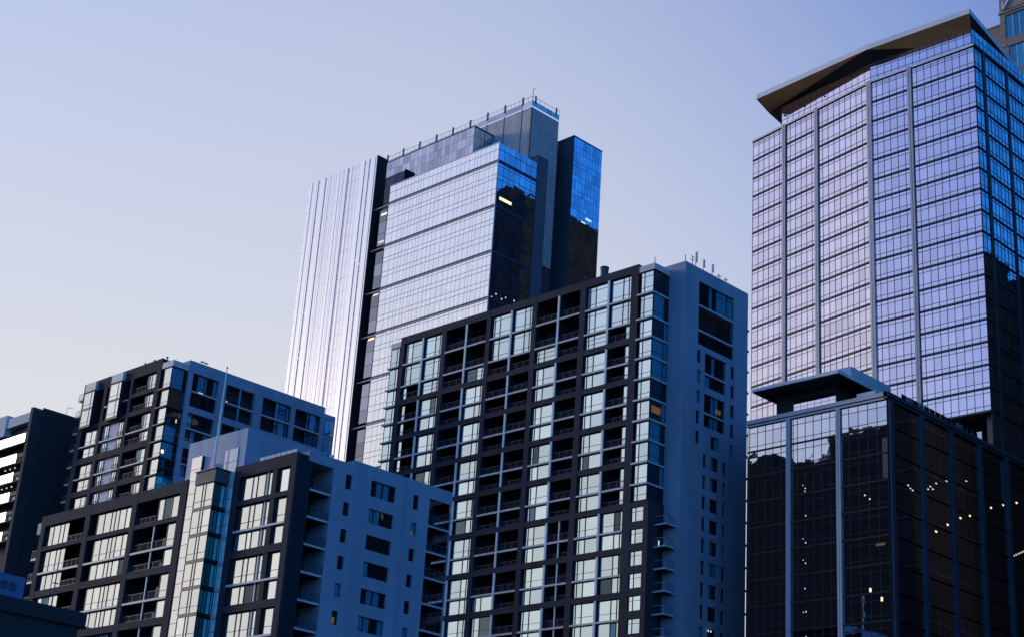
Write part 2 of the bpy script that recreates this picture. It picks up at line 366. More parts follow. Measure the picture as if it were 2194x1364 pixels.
# ================================================================== tall apartment tower (middle)
def apartment_tower():
    T = thing('apartment_tower', 'tall dark-framed apartment tower with gridded balconies and a blue concrete side, in the middle', 'building', (160, 163, 0))
    F = west(160.0)
    bays = [(187.2, 178.35, 182.7), (177.35, 168.3, 172.7), (167.4, 158.6, 162.9), (157.65, 148.9, 153.15), (147.85, 139.2, 143.4)]
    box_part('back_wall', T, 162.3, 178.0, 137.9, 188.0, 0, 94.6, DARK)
    box_part('roof_deck', T, 162.4, 177.9, 138.0, 187.9, 94.61, 94.7, ROOFG)
    for u0, u1 in ((187.2, 188.1), (177.35, 178.35), (167.4, 168.3), (157.65, 158.6), (147.85, 148.9), (137.85, 139.2)):
        b = MB(); b.fbox(F, u0, u1, 0, 95.35, 0, .3, BROWN); b.fbox(F, u0+.01, u1-.01, 0, 95.3, .3, 2.3, FRAME); b.build('column', T)  # inner sides near-black: recess shade put into the column colour
    # levels: top three storeys, then pairs
    rows = []      # (spandrel bottom, [ledge levels], next spandrel top)
    rows.append((94.15, [90.45, 86.7], 84.4))
    z = 83.65
    for k in range(9):
        rows.append((z, [z-2.95], z-5.2)); z -= 6.0
    for bi, (uh, ul, um) in enumerate(bays):
        b = MB(); b.fbox(F, ul, uh, 94.15, 95.35, 0.02, 2.3, BROWN); b.build('spandrel', T)
        for (zb, ls, zt) in rows:
            nb = zt - 0.78
            b = MB(); b.fbox(F, ul, uh, nb, zt, 0.02, 2.3, BROWN); b.fbox(F, ul, uh, nb-.03, nb+.01, 0.0, .25, FRAME); b.build('spandrel', T)
            b = MB(); b.fbox(F, um-.17, um+.17, zt+.002, zb-.002, -.06, .12, FIN); b.fbox(F, um-.1, um+.1, zt+.002, zb-.002, .12, 2.28, DARK); b.build('divider_fin', T)  # partition behind the fin near-black, shade put into its colour
    # what fills each half bay, from the top storey down; W window, K balcony, n balcony with a narrow window at its outer side, P balcony with a post
    L1 = ['WWn', 'KKK', 'WWK', 'KKW', 'WWW']; R1 = ['WWW', 'KKW', 'WWK', 'KKK', 'WWn']
    Lp = ['nnnnnnnnn', 'KKKKKKKKK', 'KKKKKHWWW', 'WWWWWWWWW', 'WWWWWWWWW']
    Rp = ['WWWWWWWWW', 'WWWWWWWWW', 'KKKKKKmmm', 'KKKKPPPPP', 'nnnnWWWWW']
    for bi, (uh, ul, um) in enumerate(bays):
        for side in (0, 1):
            lo, hi = ((um+.17, uh) if side == 0 else (ul, um-.17))
            for ri, (zb, ls, zt) in enumerate(rows):
                edges = [zb] + ls + [zt]
                for si in range(len(edges)-1):
                    top = edges[si] - (0.14 if si else 0.0); bot = edges[si+1] + (0.13 if si+1 < len(edges)-1 else 0.0)
                    if ri == 0: code = (L1 if side == 0 else R1)[bi][si]
                    else: code = (Lp if side == 0 else Rp)[bi][ri-1]
                    if code == 'H': code = 'K' if si == 0 else 'W'
                    upper = si+1 < len(edges)-1
                    if upper:
                        sl = slab('ledge', T, F, lo, hi, edges[si+1]-.13, edges[si+1]+.12, -.02, .3, LEDGE); slab('floor_slab', T, F, lo, hi, edges[si+1]-.11, edges[si+1]+.1, .3, 2.25, DARK)  # slab behind the pale edge darkened to carry the recess shade
                    if code == 'W':
                        jam = 0.06
                        tr = [0.95] if upper else []
                        if ri == 0: tr = [0.75, top-bot-.72]
                        wd = [2.15, 0.95, 0.5] if side == 0 else [0.55, 0.95, 2.1]
                        window(T, F, lo+.05, hi-jam, bot+.02, top-.02, 0.38, wd, GB, tr, shade=GS)
                    else:
                        nl = 0.0
                        if code == 'n':
                            wwd = 0.95
                            if side == 0: window(T, F, hi-1.15, hi-.2, bot+.02, top-.02, 0.4, [1], GB, [0.95] if upper else [])
                            else: window(T, F, lo+.05, lo+1.0, bot+.02, top-.02, 0.4, [1], GB, [0.95] if upper else [])
                        slab('balcony_door', T, F, lo+.5, hi-.5, bot+.05, top-.25, 2.2, 2.28, GDOOR)
                        if code == 'P':
                            c = (lo+hi)/2 - .1; b = MB(); b.fbox(F, c-.09, c+.09, bot, top, .1, .3, FIN); b.build('post', T)
                        if code == 'm':
                            b = MB(); b.fbox(F, lo+.02, lo+.35, bot+.5, bot+1.9, .5, .62, LINING); b.build('wall_light_panel', T)
                        railing(T, F, lo+.02, hi-.02, bot, 0.2 if upper or ri == 0 else 0.35, posts=3, h=1.05 if upper or ri==0 else .75)
    # glazed corners at both ends of the street front
    lv = [93.9, 90.45, 86.7, 83.75, 80.8, 77.75, 74.75, 71.75, 68.8, 65.75, 62.75, 60.4]
    S = south(135.1)
    b = MB(); b.box(160.05, 163.6, 134.95, 137.84, 93.95, 94.85, LEDGE); b.build('corner_parapet', T)
    b = MB(); b.box(161.2, 163.45, 136.0, 137.8, 60.4, 93.9, DARK); b.build('corner_core', T)
    for i in range(len(lv)-1):
        zt, zb = lv[i], lv[i+1]
        if i < len(lv)-2:
            b = MB(); b.box(159.72, 163.45, 134.92, 137.84, zb-.13, zb+.12, LEDGE); b.build('corner_ledge', T)
        window(T, F, 135.16, 137.4, zb+.13, zt-.14, 0.14, [1.6, .6], GB, [0.85, zt-zb-.95] if i < 2 else [0.8], fw=.05)
        window(T, S, 160.2, 163.45, zb+.13, zt-.14, 0.04, [2.3, .9], GS, [0.8], fw=.05)
    lv2 = lv[:-1] + [60.0]
    b = MB(); b.box(160.1, 166, 188.12, 190.6, 93.9, 94.8, LEDGE); b.build('corner_parapet', T)
    z = 93.9; lv3 = [93.9, 90.45, 86.7] + [83.75-2.98*k for k in range(20)]
    b = MB(); b.box(161.0, 166, 188.13, 190.4, 0, 93.85, DARK); b.build('corner_core', T)
    for i in range(len(lv3)-1):
        zt, zb = lv3[i], lv3[i+1]
        b = MB(); b.box(159.75, 166, 188.12, 190.75, zb-.12, zb+.12, LEDGE); b.build('corner_ledge', T)
        if i < 16: window(T, F, 188.35, 190.45, zb+.13, zt-.14, 0.14, [.55, 1.5], GB, [0.8], fw=.05)
    # punched-window section under the glazed corner
    b = MB()
    ops = []; k = 0
    while 59.7-3.0*k > 20:
        ops.append((135.55, 137.95-.02, 57.7-3.0*k, 59.7-3.0*k)); k += 1
    wall_open(b, F, 134.7, 137.86, 0, 60.4, [(a, 137.75, c, d) for a, _, c, d in ops], 0.3, BROWN)
    b.poly([(160, 134.7, 0), (162.6, 134.7, 0), (162.6, 134.7, 60.4), (160, 134.7, 60.4)], BROWN)
    b.poly([(160, 134.7, 60.4), (162.6, 134.7, 60.4), (162.6, 137.86, 60.4), (160, 137.86, 60.4)], BROWN)
    b.build('corner_wall', T)
    for i, (a, c, e, gg) in enumerate(ops[:8]):
        window(T, F, a+.02, 137.73, e+.02, gg-.02, 0.2, [1.4, .75], GB, [1.35], fw=.05)
    for k in range(10):       # side balconies below the glazed corner
        zz = 60.25 - 3.0*k
        b = MB(); b.box(161.4, 161.55, 132.7, 134.68, zz-3.12, zz-2.9, LEDGE); b.box(161.55, 163.45, 132.7, 132.82, zz-3.12, zz-2.9, LEDGE); b.box(161.55, 163.4, 132.82, 134.66, zz-3.11, zz-2.91, DARK); b.build('balcony_slab', T)  # slab body darkened in colour for the shade behind its pale rim
        b = MB()
        z0 = zz-2.9
        b.box(161.42, 161.46, 132.72, 134.6, z0+1.0, z0+1.05, RAILW); b.box(161.42, 161.46, 132.72, 132.76, z0, z0+1.05, RAILW)
        b.box(161.46, 163.4, 132.72, 132.76, z0+1.0, z0+1.05, RAIL)
        for q in range(1, 12): b.box(161.46+q*.16, 161.475+q*.16, 132.73, 132.745, z0, z0+1.0, RAIL)
        b.build('railing', T)
    box_part('side_recess_wall', T, 162.6, 163.6, 134.9, 137.9, 0, 60.4, DARK)
    # concrete stair and lift tower with its punched windows
    S = south(132.2)
    ops = [(166.65, 174.85, 84.15, 93.65), (168.3, 173.1, 78.3, 83.3), (168.3, 173.1, 72.5, 77.3)]
    nl = [(166.55, 167.35, t-1.9, t) for t in (83.3, 80.3, 77.3, 74.4, 71.45)]
    nr = [(174.3, 175.1, t-1.9, t) for t in (83.2, 80.25, 77.35, 74.4, 71.45)]
    nm = []; ml = []
    t = 71.5; k = 0
    while t > 30:
        nm.append((169.95, 171.8, t-1.9, t))
        if k: ml += [(168.28, 169.02, t-1.9, t), (172.74, 173.5, t-1.9, t)]
        t -= 2.97; k += 1
    b = MB()
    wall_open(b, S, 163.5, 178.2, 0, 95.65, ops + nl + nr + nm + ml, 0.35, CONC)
    b.poly([(163.5, 132.2, 0), (163.5, 150, 0), (163.5, 150, 95.65), (163.5, 132.2, 95.65)], CONC)
    b.poly([(178.2, 132.2, 0), (178.2, 150, 0), (178.2, 150, 95.65), (178.2, 132.2, 95.65)], CONC)
    b.poly([(163.5, 132.2, 95.65), (178.2, 132.2, 95.65), (178.2, 150, 95.65), (163.5, 150, 95.65)], CONC)
    b.build('stair_tower_wall', T)
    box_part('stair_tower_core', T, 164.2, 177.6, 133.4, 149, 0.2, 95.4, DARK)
    for (a, c, e, gg) in nl + nr + ml: window(T, S, a+.02, c-.02, e+.02, gg-.02, 0.25, [1], GS, [], fw=.05)
    for (a, c, e, gg) in nm: window(T, S, a+.02, c-.02, e+.02, gg-.02, 0.25, [1, 1.1], GS, [], fw=.05)
    a, c = 166.67, 174.83
    for (e, gg) in ((90.1, 93.6), (86.35, 89.85), (84.2, 86.1)):
        window(T, S, a, c, e, gg, 0.3, [2.4, .8, .8, 2.4, 1.4], GMB if e == 86.35 else GS, [gg-e-.7] if gg-e > 3 else [], fw=.07)
    for zz in (89.98, 86.23): b = MB(); b.fbox(S, 166.45, 175.0, zz-.12, zz+.12, -.06, .4, LEDGE); b.build('window_ledge', T)
    for base in (78.32, 72.52):
        window(T, S, 168.32, 173.08, base+2.05, base+4.95, 0.3, [1.2, .6, .7, .9], GS, [], fw=.07)
        window(T, S, 168.32, 173.08, base, base+1.75, 0.3, [1.2, .8, .8, 1.1], GS, [], fw=.07)
        b = MB(); b.fbox(S, 168.2, 173.2, base+1.8, base+2.02, -.05, .4, LEDGE); b.build('window_ledge', T)
    b = MB()                 # brackets on the far edge of the concrete tower
    for k in range(14):
        zz = 90.0 - 3.2*k; b.box(178.2, 178.8, 132.4, 133.0, zz-.15, zz+.15, RAIL); b.build('wall_bracket', T); b = MB()
    b = MB()
    for k in range(30): b.fbox(S, 163.5, 178.2, 92.6-2.985*k, 92.64-2.985*k, -.006, .002, JOINT) if not any(o[2] < 92.62-2.985*k < o[3] for o in ops + nl + nm) else None
    for x in (166.0, 175.9): b.fbox(S, x, x+.03, 0, 95.6, -.007, .002, JOINT)
    b.build('joint_lines', T, kind='stuff')
    # lit room and lamps
    slab('room_light', T, S, 171.3, 172.4, 75.2, 75.9, 0.28, 0.31, AMBER)
    slab('room_light', T, south(135.1), 160.5, 162.4, 72.9, 73.9, 0.0, 0.03, AMBER)
    for k in range(2):
        for dx in (0.0, 0.55): b = MB(); b.box(169.9+dx, 170.05+dx, 132.0, 132.1, 44.4-3*k, 44.6-3*k, COOL); b.build('wall_lamp', T)
    b = MB(); b.box(162.2, 162.3, 134.5, 134.6, 54.5, 55.3, COOL); b.build('balcony_lamp', T)
    return T
apartment_tower()

# rooftop kit of the apartment tower
def antenna(x, y, z0, h, label, mt=RAILW, panel=False, arm=False):
    t = thing('rooftop_antenna', label, 'antenna', (x, y, z0), 'antennas on the apartment tower roof')
    b = MB(); b.cyl(x, y, z0, z0+h, .06, .05, mt, 8); b.build('mast', t)
    if panel:
        b = MB(); b.box(x-.12, x+.12, y-.25, y-.1, z0+h*.35, z0+h, mt); b.build('panel', t)
        b = MB(); b.bar((x, y, z0+h*.4), (x, y-.15, z0+h*.4), .03, RAIL); b.bar((x, y, z0+h*.9), (x, y-.15, z0+h*.9), .03, RAIL); b.build('bracket', t)
    if arm:
        b = MB(); b.bar((x-.5, y, z0+h*.6), (x+.5, y, z0+h*.75), .03, RAIL); b.bar((x-.3, y, z0+h), (x+.5, y, z0+h*.95), .03, RAIL); b.build('crossarm', t)
    return t
antenna(163.9, 132.6, 95.65, 1.2, 'thin whip antenna at the corner of the concrete roof edge', FRAME)
antenna(165.6, 132.7, 95.65, 1.6, 'dark mast with cross arms on the concrete roof edge', FRAME, arm=True)
antenna(166.35, 132.7, 95.65, 2.5, 'tallest white panel antenna on the concrete roof edge', panel=True)
antenna(168.1, 132.7, 95.65, 1.9, 'white panel antenna, second from the tallest on the concrete roof', panel=True)
antenna(170.15, 132.7, 95.65, 1.9, 'white panel antenna farthest right on the concrete roof', panel=True)
antenna(171.5, 132.5, 95.65, .7, 'short dark aerial right of the white panel antennas', FRAME, arm=True)
antenna(173.1, 132.5, 95.65, .7, 'short dark aerial near the right end of the concrete roof', FRAME, arm=True)
antenna(160.3, 135.2, 94.85, 1.0, 'short dark spike on the glazed corner roof', FRAME)
t = thing('exhaust_pipe', 'stubby grey exhaust pipe rising behind the dark apartment roof', 'pipe', (166, 149.8, 94.7))
b = MB(); b.cyl(166, 149.8, 94.7, 100.0, .62, .62, PIL, 18); b.build('flue', t)
b = MB(); b.cyl(166, 149.8, 99.75, 100.05, .68, .68, PIL, 18); b.build('rim', t)
# ================================================================== front apartment block (lower left)
def front_block():
    T = thing('apartment_block', 'dark-framed apartment block with white glazed bay and blue side wall, lower left front', 'building', (102, 160, 0))
    F = west(102.0)
    k = 1.02
    box_part('back_wall', T, 104.2, 121.6, 139.5, 187.4, 0, 51.0, DARK)
    # --- left and right street-front frames
    frames = [[(187.6, 186.6), (177.0, 175.9), (166.7, 165.65), (156.75, 155.45)], [(146.4, 145.4), (136.25, 135.3)]]
    rows = [(50.35, [], 47.6)]
    z = 47.05
    for i in range(7): rows.append((z, [z-2.95], z-5.15)); z -= 6.0
    for fr in frames:
        for (uh, ul) in fr:
            b = MB(); b.fbox(F, ul, uh, 0, 51.75, 0, .3, BROWN); b.fbox(F, ul+.01, uh-.01, 0, 51.7, .3, 2.2 if (uh, ul) not in ((156.75, 155.45), (146.4, 145.4)) else .5, FRAME); b.build('column', T)  # column sides darker than the front, carrying the recess shade
        for i in range(len(fr)-1):
            uh = fr[i][1]; ul = fr[i+1][0]
            b = MB(); b.fbox(F, ul, uh, 50.35, 51.75, 0.02, 2.2, BROWN); b.build('spandrel', T)
            prev = None
            for ri, (zb, ls, zt) in enumerate(rows):
                nb = rows[ri+1][0] if ri+1 < len(rows) else zt-.85
                b = MB(); b.fbox(F, ul, uh, nb, zt, 0.02, 2.2, BROWN); b.build('spandrel', T)
    # --- cells: bay -> list of (u_low, u_high, widths) windows, rest balcony
    def cell(bay, zb, zt, upper, row):
        tr = [0.85] if upper else []
        sh = GS
        def W(u0, u1, ws, tr_=None): window(T, F, u0, u1, zb+.03, zt-.03, 0.40, ws, GC, tr if tr_ is None else tr_, fw=.055, shade=sh)
        def B(u0, u1, deep=2.15):
            slab('balcony_door', T, F, u0+.3, u1-.3, zb+.05, zt-.2, deep, deep+.06, GDOOR)
            railing(T, F, u0+.02, u1-.02, zb, .3, posts=4, h=1.0 if upper else .8)
        if bay == 0:
            W(181.2, 186.5, [1, .8, 1.3, 1.35], None); B(177.0, 181.1)
        elif bay == 1:
            W(166.8, 174.6, [1.3, 1.25, .75, .7, 1.35, 1.3])
        elif bay == 2:
            if row == 0:
                W(157.0, 161.4, [1.4, 1.4, 1.0]); B(161.6, 165.6)
            else:
                W(157.1, 158.9, [1.5]); B(159.1, 165.6)
                b = MB(); b.fbox(F, 161.35, 161.5, zb, zt, .15, .3, FIN); b.build('post', T)
        elif bay == 3:
            W(136.3, 145.3, [.4, 1.4, 1.4, .85, .25, 1.35, .8, 1.4, .55], None)
            b = MB(); b.fbox(F, 140.35, 140.6, zb, zt, .28, .42, FINR); b.build('divider_fin', T)
    spans = [(176.9+.1, 186.6), (166.7, 175.9), (156.75, 165.65), (136.25, 145.4)]
    for bay in range(4):
        for ri, (zb, ls, zt) in enumerate(rows):
            ed = [zb] + ls + [zt]
            for si in range(len(ed)-1):
                up = si+1 < len(ed)-1
                top = ed[si] - (.12 if si else 0); bot = ed[si+1] + (.12 if up else 0)
                if up:
                    slab('ledge', T, F, spans[bay][0], spans[bay][1]-.05, ed[si+1]-.12, ed[si+1]+.11, .0, .3, LEDGE)
                    slab('floor_slab', T, F, spans[bay][0], spans[bay][1]-.05, ed[si+1]-.1, ed[si+1]+.09, .3, 2.15, DARK)  # dark colour stands in for shade behind the ledge
                if bot > 14: cell(bay, bot, top, up, ri)
    # small pale box and side balconies at the far end
    b = MB(); b.box(102.3, 103.2, 187.65, 189.0, 49.6, 51.1, LPALE); b.build('vent_box', T)
    for i in range(4):
        zz = 46.3 - 3.0*i
        b = MB(); b.box(102.2, 103.6, 187.65, 189.2, zz-.15, zz+.08, LEDGE); b.build('balcony_slab', T)
        railing(T, Face((102.25, 0), (0, 1), (1, 0)), 187.7, 189.15, zz+.08, 0, posts=2)
    # --- stair core behind the glazed bay
    FC = west(102.5)
    b = MB()
    ops = [(153.4, 155.85, 12, 54.35), (146.85, 149.32, 12, 54.3)]
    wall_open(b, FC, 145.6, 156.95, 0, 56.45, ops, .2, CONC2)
    S = south(145.6)
    b.poly([(102.5, 145.6, 0), (114, 145.6, 0), (114, 145.6, 56.45), (102.5, 145.6, 56.45)], CONC)
    b.poly([(102.5, 156.95, 50), (114, 156.95, 50), (114, 156.95, 56.45), (102.5, 156.95, 56.45)], CONC)
    b.poly([(102.5, 145.6, 56.45), (114, 145.6, 56.45), (114, 156.95, 56.45), (102.5, 156.95, 56.45)], ROOFG)
    b.build('stair_core_wall', T)
    for (a, c, e, gg) in ops:
        z = gg; n = 0; hs = [1.55, 1.4] + [1.5]*30
        while z > 15:
            h = hs[n]; slab('strip_pane', T, FC, a+.03, min(c, 155.42)-.03, z-h+.03, z-.03, *((-.38, -.33) if a > 150 else (-.1, -.05)), GCORE if a > 150 else WSTRIP, .001); n += 1; z -= h
        b = MB(); b.fbox(FC, a, min(c, 155.43), e, gg, -.32 if a > 150 else -.04, .2, FRAME); b.build('strip_frame', T)
    b = MB(); b.fbox(FC, 151.0, 151.5, 51.7, 53.1, -.5, 0, LPALE); b.build('roof_vent', T)
    # --- projecting glazed bay
    FB = west(100.5); SB = south(147.93)
    u0, u1 = 147.93, 151.6
    b = MB(); b.box(100.75, 102.45, 148.2, 151.4, 0, 51.2, DARK); b.build('bay_core', T)
    b = MB(); b.box(100.45, 102.48, 147.88, 151.65, 50.05, 51.5, PIL); b.box(100.3, 102.49, 147.75, 151.7, 51.5, 51.62, FRAME); b.build('bay_parapet', T)
    z = 49.95
    while z > 16:
        window(T, FB, u0+.02, u1-.02, z-2.7, z, .05, [1.5, .5, 1.5], GC, [.75], fw=.045)
        b = MB(); b.box(100.5, 102.45, 147.95, 151.55, z-3.0, z-2.72, FRAME); b.build('bay_spandrel', T)
        window(T, SB, 100.55, 102.4, z-2.7, z-.15, .05, [.5, .55, .7, .35], GTEAL, [], fw=.05)
        z -= 3.0
    # --- side wall (looks down the cross street)
    S = south(135.3)
    b = MB(); ops = []
    mids = []; nls = []; rns = []
    for i in range(9):
        t = -3.0*i
        mids.append((112.72, 116.38, 49.4+t if i == 0 else 49.35+t, 51.25+t if i == 0 else 51.0+t))
        nls.append((109.03, 109.87, 49.35+t, 51.0+t if i == 0 else 50.85+t)); rns.append((119.15, 119.97, 49.45+t, 51.15+t if i == 0 else 50.9+t))
    rec_r = (121.7, 125.15, 0.5, 51.3)
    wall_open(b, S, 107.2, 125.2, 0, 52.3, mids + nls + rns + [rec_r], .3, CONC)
    b.poly([(107.2, 135.3, 0), (107.2, 139.5, 0), (107.2, 139.5, 52.3), (107.2, 135.3, 52.3)], CONC)
    b.poly([(107.2, 135.3, 52.3), (125.2, 135.3, 52.3), (125.2, 139.6, 52.3), (107.2, 139.6, 52.3)], ROOFG)
    b.build('side_wall', T)
    b = MB(); b.box(110.0, 125.2, 135.32, 136.6, 52.3, 52.85, CONC); b.build('stepped_parapet', T)
    b = MB(); b.box(103.65, 107.18, 135.3, 139.5, 51.15, 52.25, CONC); b.build('balcony_roof', T)
    b = MB(); b.box(106.9, 107.2, 135.5, 136.0, 52.25, 52.7, LPALE); b.build('roof_vent', T)
    box_part('recess_wall', T, 102.1, 121.5, 138.6, 139.4, 0, 50.9, DARK)
    box_part('recess_side', T, 121.65, 125.1, 138.0, 138.6, 0, 51.0, DARK)
    for (a, c, e, gg) in mids: window(T, S, a+.02, c-.02, e+.02, gg-.02, .22, [1, 1.15, .1, 1.2, 1], GS, [], fw=.06)
    for (a, c, e, gg) in nls + rns: window(T, S, a+.02, c-.02, e+.02, gg-.02, .22, [1], GS, [], fw=.05)
    for i in range(9):
        zz = 48.1 - 3.0*i
        b = MB(); b.box(103.7, 107.15, 135.32, 135.5, zz-.12, zz+.1, LEDGE); b.box(103.75, 107.12, 135.5, 138.55, zz-.11, zz+.09, DARK); b.build('balcony_slab', T)  # slab body near-black, balcony shade put into the colour
        railing(T, south(135.4), 104.0, 107.1, zz+.1, 0, posts=4)
        b = MB(); b.box(103.72, 103.76, 135.38, 135.42, zz+.1, zz+1.2, RAILW); b.box(103.72, 103.76, 135.38, 136.6, zz+1.15, zz+1.2, RAILW); b.build('rail_end', T)
        slab('balcony_door', T, south(138.5), 104.2, 106.4, zz+.2, zz+2.6, 0, .05, GDOOR)
        b = MB(); b.box(121.7, 125.2, 135.35, 135.5, zz-.1, zz+.1, LEDGE); b.box(121.75, 125.15, 135.5, 137.95, zz-.09, zz+.09, DARK); b.build('balcony_slab', T)  # dark slab body again carries the balcony shade
        railing(T, south(135.5), 121.75, 125.1, zz+.1, 0, posts=4)
    slab('room_light', T, S, 109.15, 109.6, 34.5, 35.2, .2, .23, AMBER)
    slab('room_light', T, S, 119.3, 119.6, 46.4, 46.9, .2, .23, AMBER)
    b = MB()
    for k in range(15): b.fbox(S, 107.2, 121.7, 48.75-3.0*k, 48.785-3.0*k, -.006, .002, JOINT)
    for x in (110.9, 117.9): b.fbox(S, x, x+.03, 0, 52.2, -.007, .002, JOINT)
    b.build('joint_lines', T, kind='stuff')
    # white rooftop rail planks above the right frame
    for i in range(7):
        u = 142.3 - .95*i
        b = MB(); b.box(102.2, 102.26, u-.85, u-.05, 51.76, 52.2, LINING); b.build('parapet_plank', T)
    return T
front_block()
t = thing('flagpole', 'slim white flagpole with a ball tip standing on the glazed bay roof', 'flagpole', (101.5, 149.95, 51.62))
b = MB(); b.cyl(101.5, 149.95, 51.62, 63.9, .17, .06, FIN, 12); b.build('pole', t)
b = MB(); b.cyl(101.5, 149.95, 63.9, 64.1, .03, .03, FIN, 8); b.cyl(101.5, 149.95, 64.1, 64.22, .06, .14, FIN, 10); b.cyl(101.5, 149.95, 64.22, 64.38, .14, .05, FIN, 10); b.build('ball_tip', t)

# ================================================================== rear apartment tower (left)
def rear_tower():
    T = thing('apartment_tower', 'dark-framed apartment tower with blue side openings, rising behind the lower-left block', 'building', (139, 235, 0))
    F = west(139.0)
    box_part('back_wall', T, 141.2, 171.0, 224.6, 248.4, 0, 92.6, DARK)
    for (uh, ul) in ((248.8, 247.4), (242.0, 241.05), (233.65, 232.85), (225.9, 224.6)):
        b = MB(); b.fbox(F, ul, uh, 0, 93.15, 0, .3, BROWN); b.fbox(F, ul+.01, uh-.01, 0, 93.1, .3, 2.2, FRAME); b.build('column', T)  # rear of each column darkened for the shade of the recess
    spans = [(242.0, 247.4), (233.65, 241.05), (225.9, 232.85)]
    for bi, (ul, uh) in enumerate(spans):
        lev = [(93.15, 91.1)] + ([(88.2, 87.5), (84.95, 84.1)] if bi == 2 else [(84.95, 84.1)]) + [(79.0, 77.85), (73.0, 72.0), (67.0, 66.0), (61, 60)]
        for (zt, zb) in lev:
            b = MB(); b.fbox(F, ul, uh, zb, zt, .02, 2.2, BROWN); b.build('spandrel', T)
        for zz in ([81.1, 75.25, 69.4, 63.5] + ([87.5] if bi == 1 else [])):
            slab('ledge', T, F, ul, uh, zz-.12, zz+.1, 0, 2.15, LEDGE)
    # projecting window bays at the top
    for (ul, uh) in ((244.0, 247.3), (235.4, 238.9)):
        ff = west(138.3)
        b = MB(); b.box(138.35, 139.0, ul, uh, 91.2, 92.7, LEDGE); b.box(138.4, 141, ul+.02, uh-.02, 84.6, 91.2, DARK); b.build('bay_body', T)
        for zz in (84.75, 88.0):
            window(T, ff, ul, uh, zz, zz+2.95, .05, [.8, 2.2], GC, [.7], fw=.05)
            b = MB(); b.box(138.32, 139, ul, uh, zz-.35, zz-.02, BROWN2); b.build('bay_sill', T)
    # window and balcony cells
    for (zt, zb) in ((91.1, 88.2), (87.5, 84.95), (84.1, 81.2), (80.95, 79.0), (77.85, 75.35), (75.1, 73.0), (72.0, 69.5), (69.2, 67.0), (66, 63.6)):
        window(T, F, 226.1, 229.0, zb+.03, zt-.03, .45, [1.6, .6, .35, .35], GC, [.8], fw=.05, shade=GTEAL)
        slab('balcony_door', T, F, 229.4, 232.6, zb+.05, zt-.2, 2.12, 2.18, GDOOR)
        railing(T, F, 229.1, 232.8, zb, .3, posts=3)
        if zt < 84.5:
            window(T, F, 242.3, 246.4, zb+.03, zt-.03, .45, [.6, 1.3, 1.6], GC, [.8], fw=.05, shade=GTEAL)
            slab('panel_wall', T, F, 233.8, 240.9, zb, zt, .5, .65, LINING)
            for u in (239.0, 234.5):
                window(T, F, u, u+1.3, zb+.3, zt-.03, .42, [.55, .7], GC, [], fw=.05, gap=())
                railing(T, F, u-.15, u+1.45, zb+.05, .25, h=.9, posts=3)
        else:
            slab('balcony_door', T, F, 239.3, 241.0, zb+.05, zt-.2, 2.12, 2.18, GDOOR)
    for i in range(7):          # side balcony ledges at the far end
        zz = 90.6 - 3.12*i
        b = MB(); b.box(139.3, 141.5, 248.82, 250.9, zz-.15, zz+.08, LEDGE); b.build('balcony_slab', T)
        railing(T, west(139.35), 248.9, 250.85, zz+.08, 0, posts=2)
    # glazed corner
    S = south(221.4)
    b = MB(); b.box(139.05, 142.3, 221.3, 224.5, 91.15, 92.2, LEDGE); b.build('corner_parapet', T)
    box_part('corner_core', T, 140.2, 142.2, 222.3, 224.5, 40, 91.1, DARK)
    lv = [91.1, 87.3, 84.1, 81.05, 78.1, 75.25, 72.3, 69.3, 66.3, 63.3]
    for i in range(len(lv)-1):
        zt, zb = lv[i], lv[i+1]
        b = MB(); b.box(138.75, 142.15, 221.2, 224.5, zb-.12, zb+.1, BROWN2); b.build('corner_ledge', T)
        window(T, F, 221.45, 223.6, zb+.12, zt-.14, .1, [1], GC, [.7], fw=.05)
        window(T, S, 139.1, 142.1, zb+.12, zt-.14, .05, [1.9, .5], GMB if i == 1 else (GTEAL if i == 6 else GS), [], fw=.06)
    # side wall with two-storey openings
    ops = []
    cols = [(143.15, 148.45), (150.1, 156.2), (157.95, 164.25), (165.2, 170.95)]
    for (a, c) in cols:
        for zt in (91.05, 84.1, 77.9): ops.append((a, c, zt-5.85 if zt > 90 else zt-4.9, zt))
    SW = south(221.1)
    b = MB(); wall_open(b, SW, 142.2, 171.7, 0, 93.05, ops, .8, CONC)
    b.poly([(142.2, 221.1, 0), (142.2, 224.6, 0), (142.2, 224.6, 93.05), (142.2, 221.1, 93.05)], CONC)
    b.poly([(142.2, 221.1, 93.05), (171.7, 221.1, 93.05), (171.7, 224.6, 93.05), (142.2, 224.6, 93.05)], CONC)
    b.build('side_wall', T)
    b = MB(); b.box(171.7, 174.3, 221.15, 226, 40, 91.95, CONC); b.build('end_bay', T)
    window(T, south(221.1), 172.0, 174.2, 88.0, 91.0, .0, [1], GTEAL, [], fw=.06); window(T, south(221.1), 172.0, 174.2, 84.5, 87.4, .0, [1], GS, [], fw=.06)
    box_part('opening_core', T, 142.5, 171.5, 222.3, 224.4, 60, 92.8, DARK)
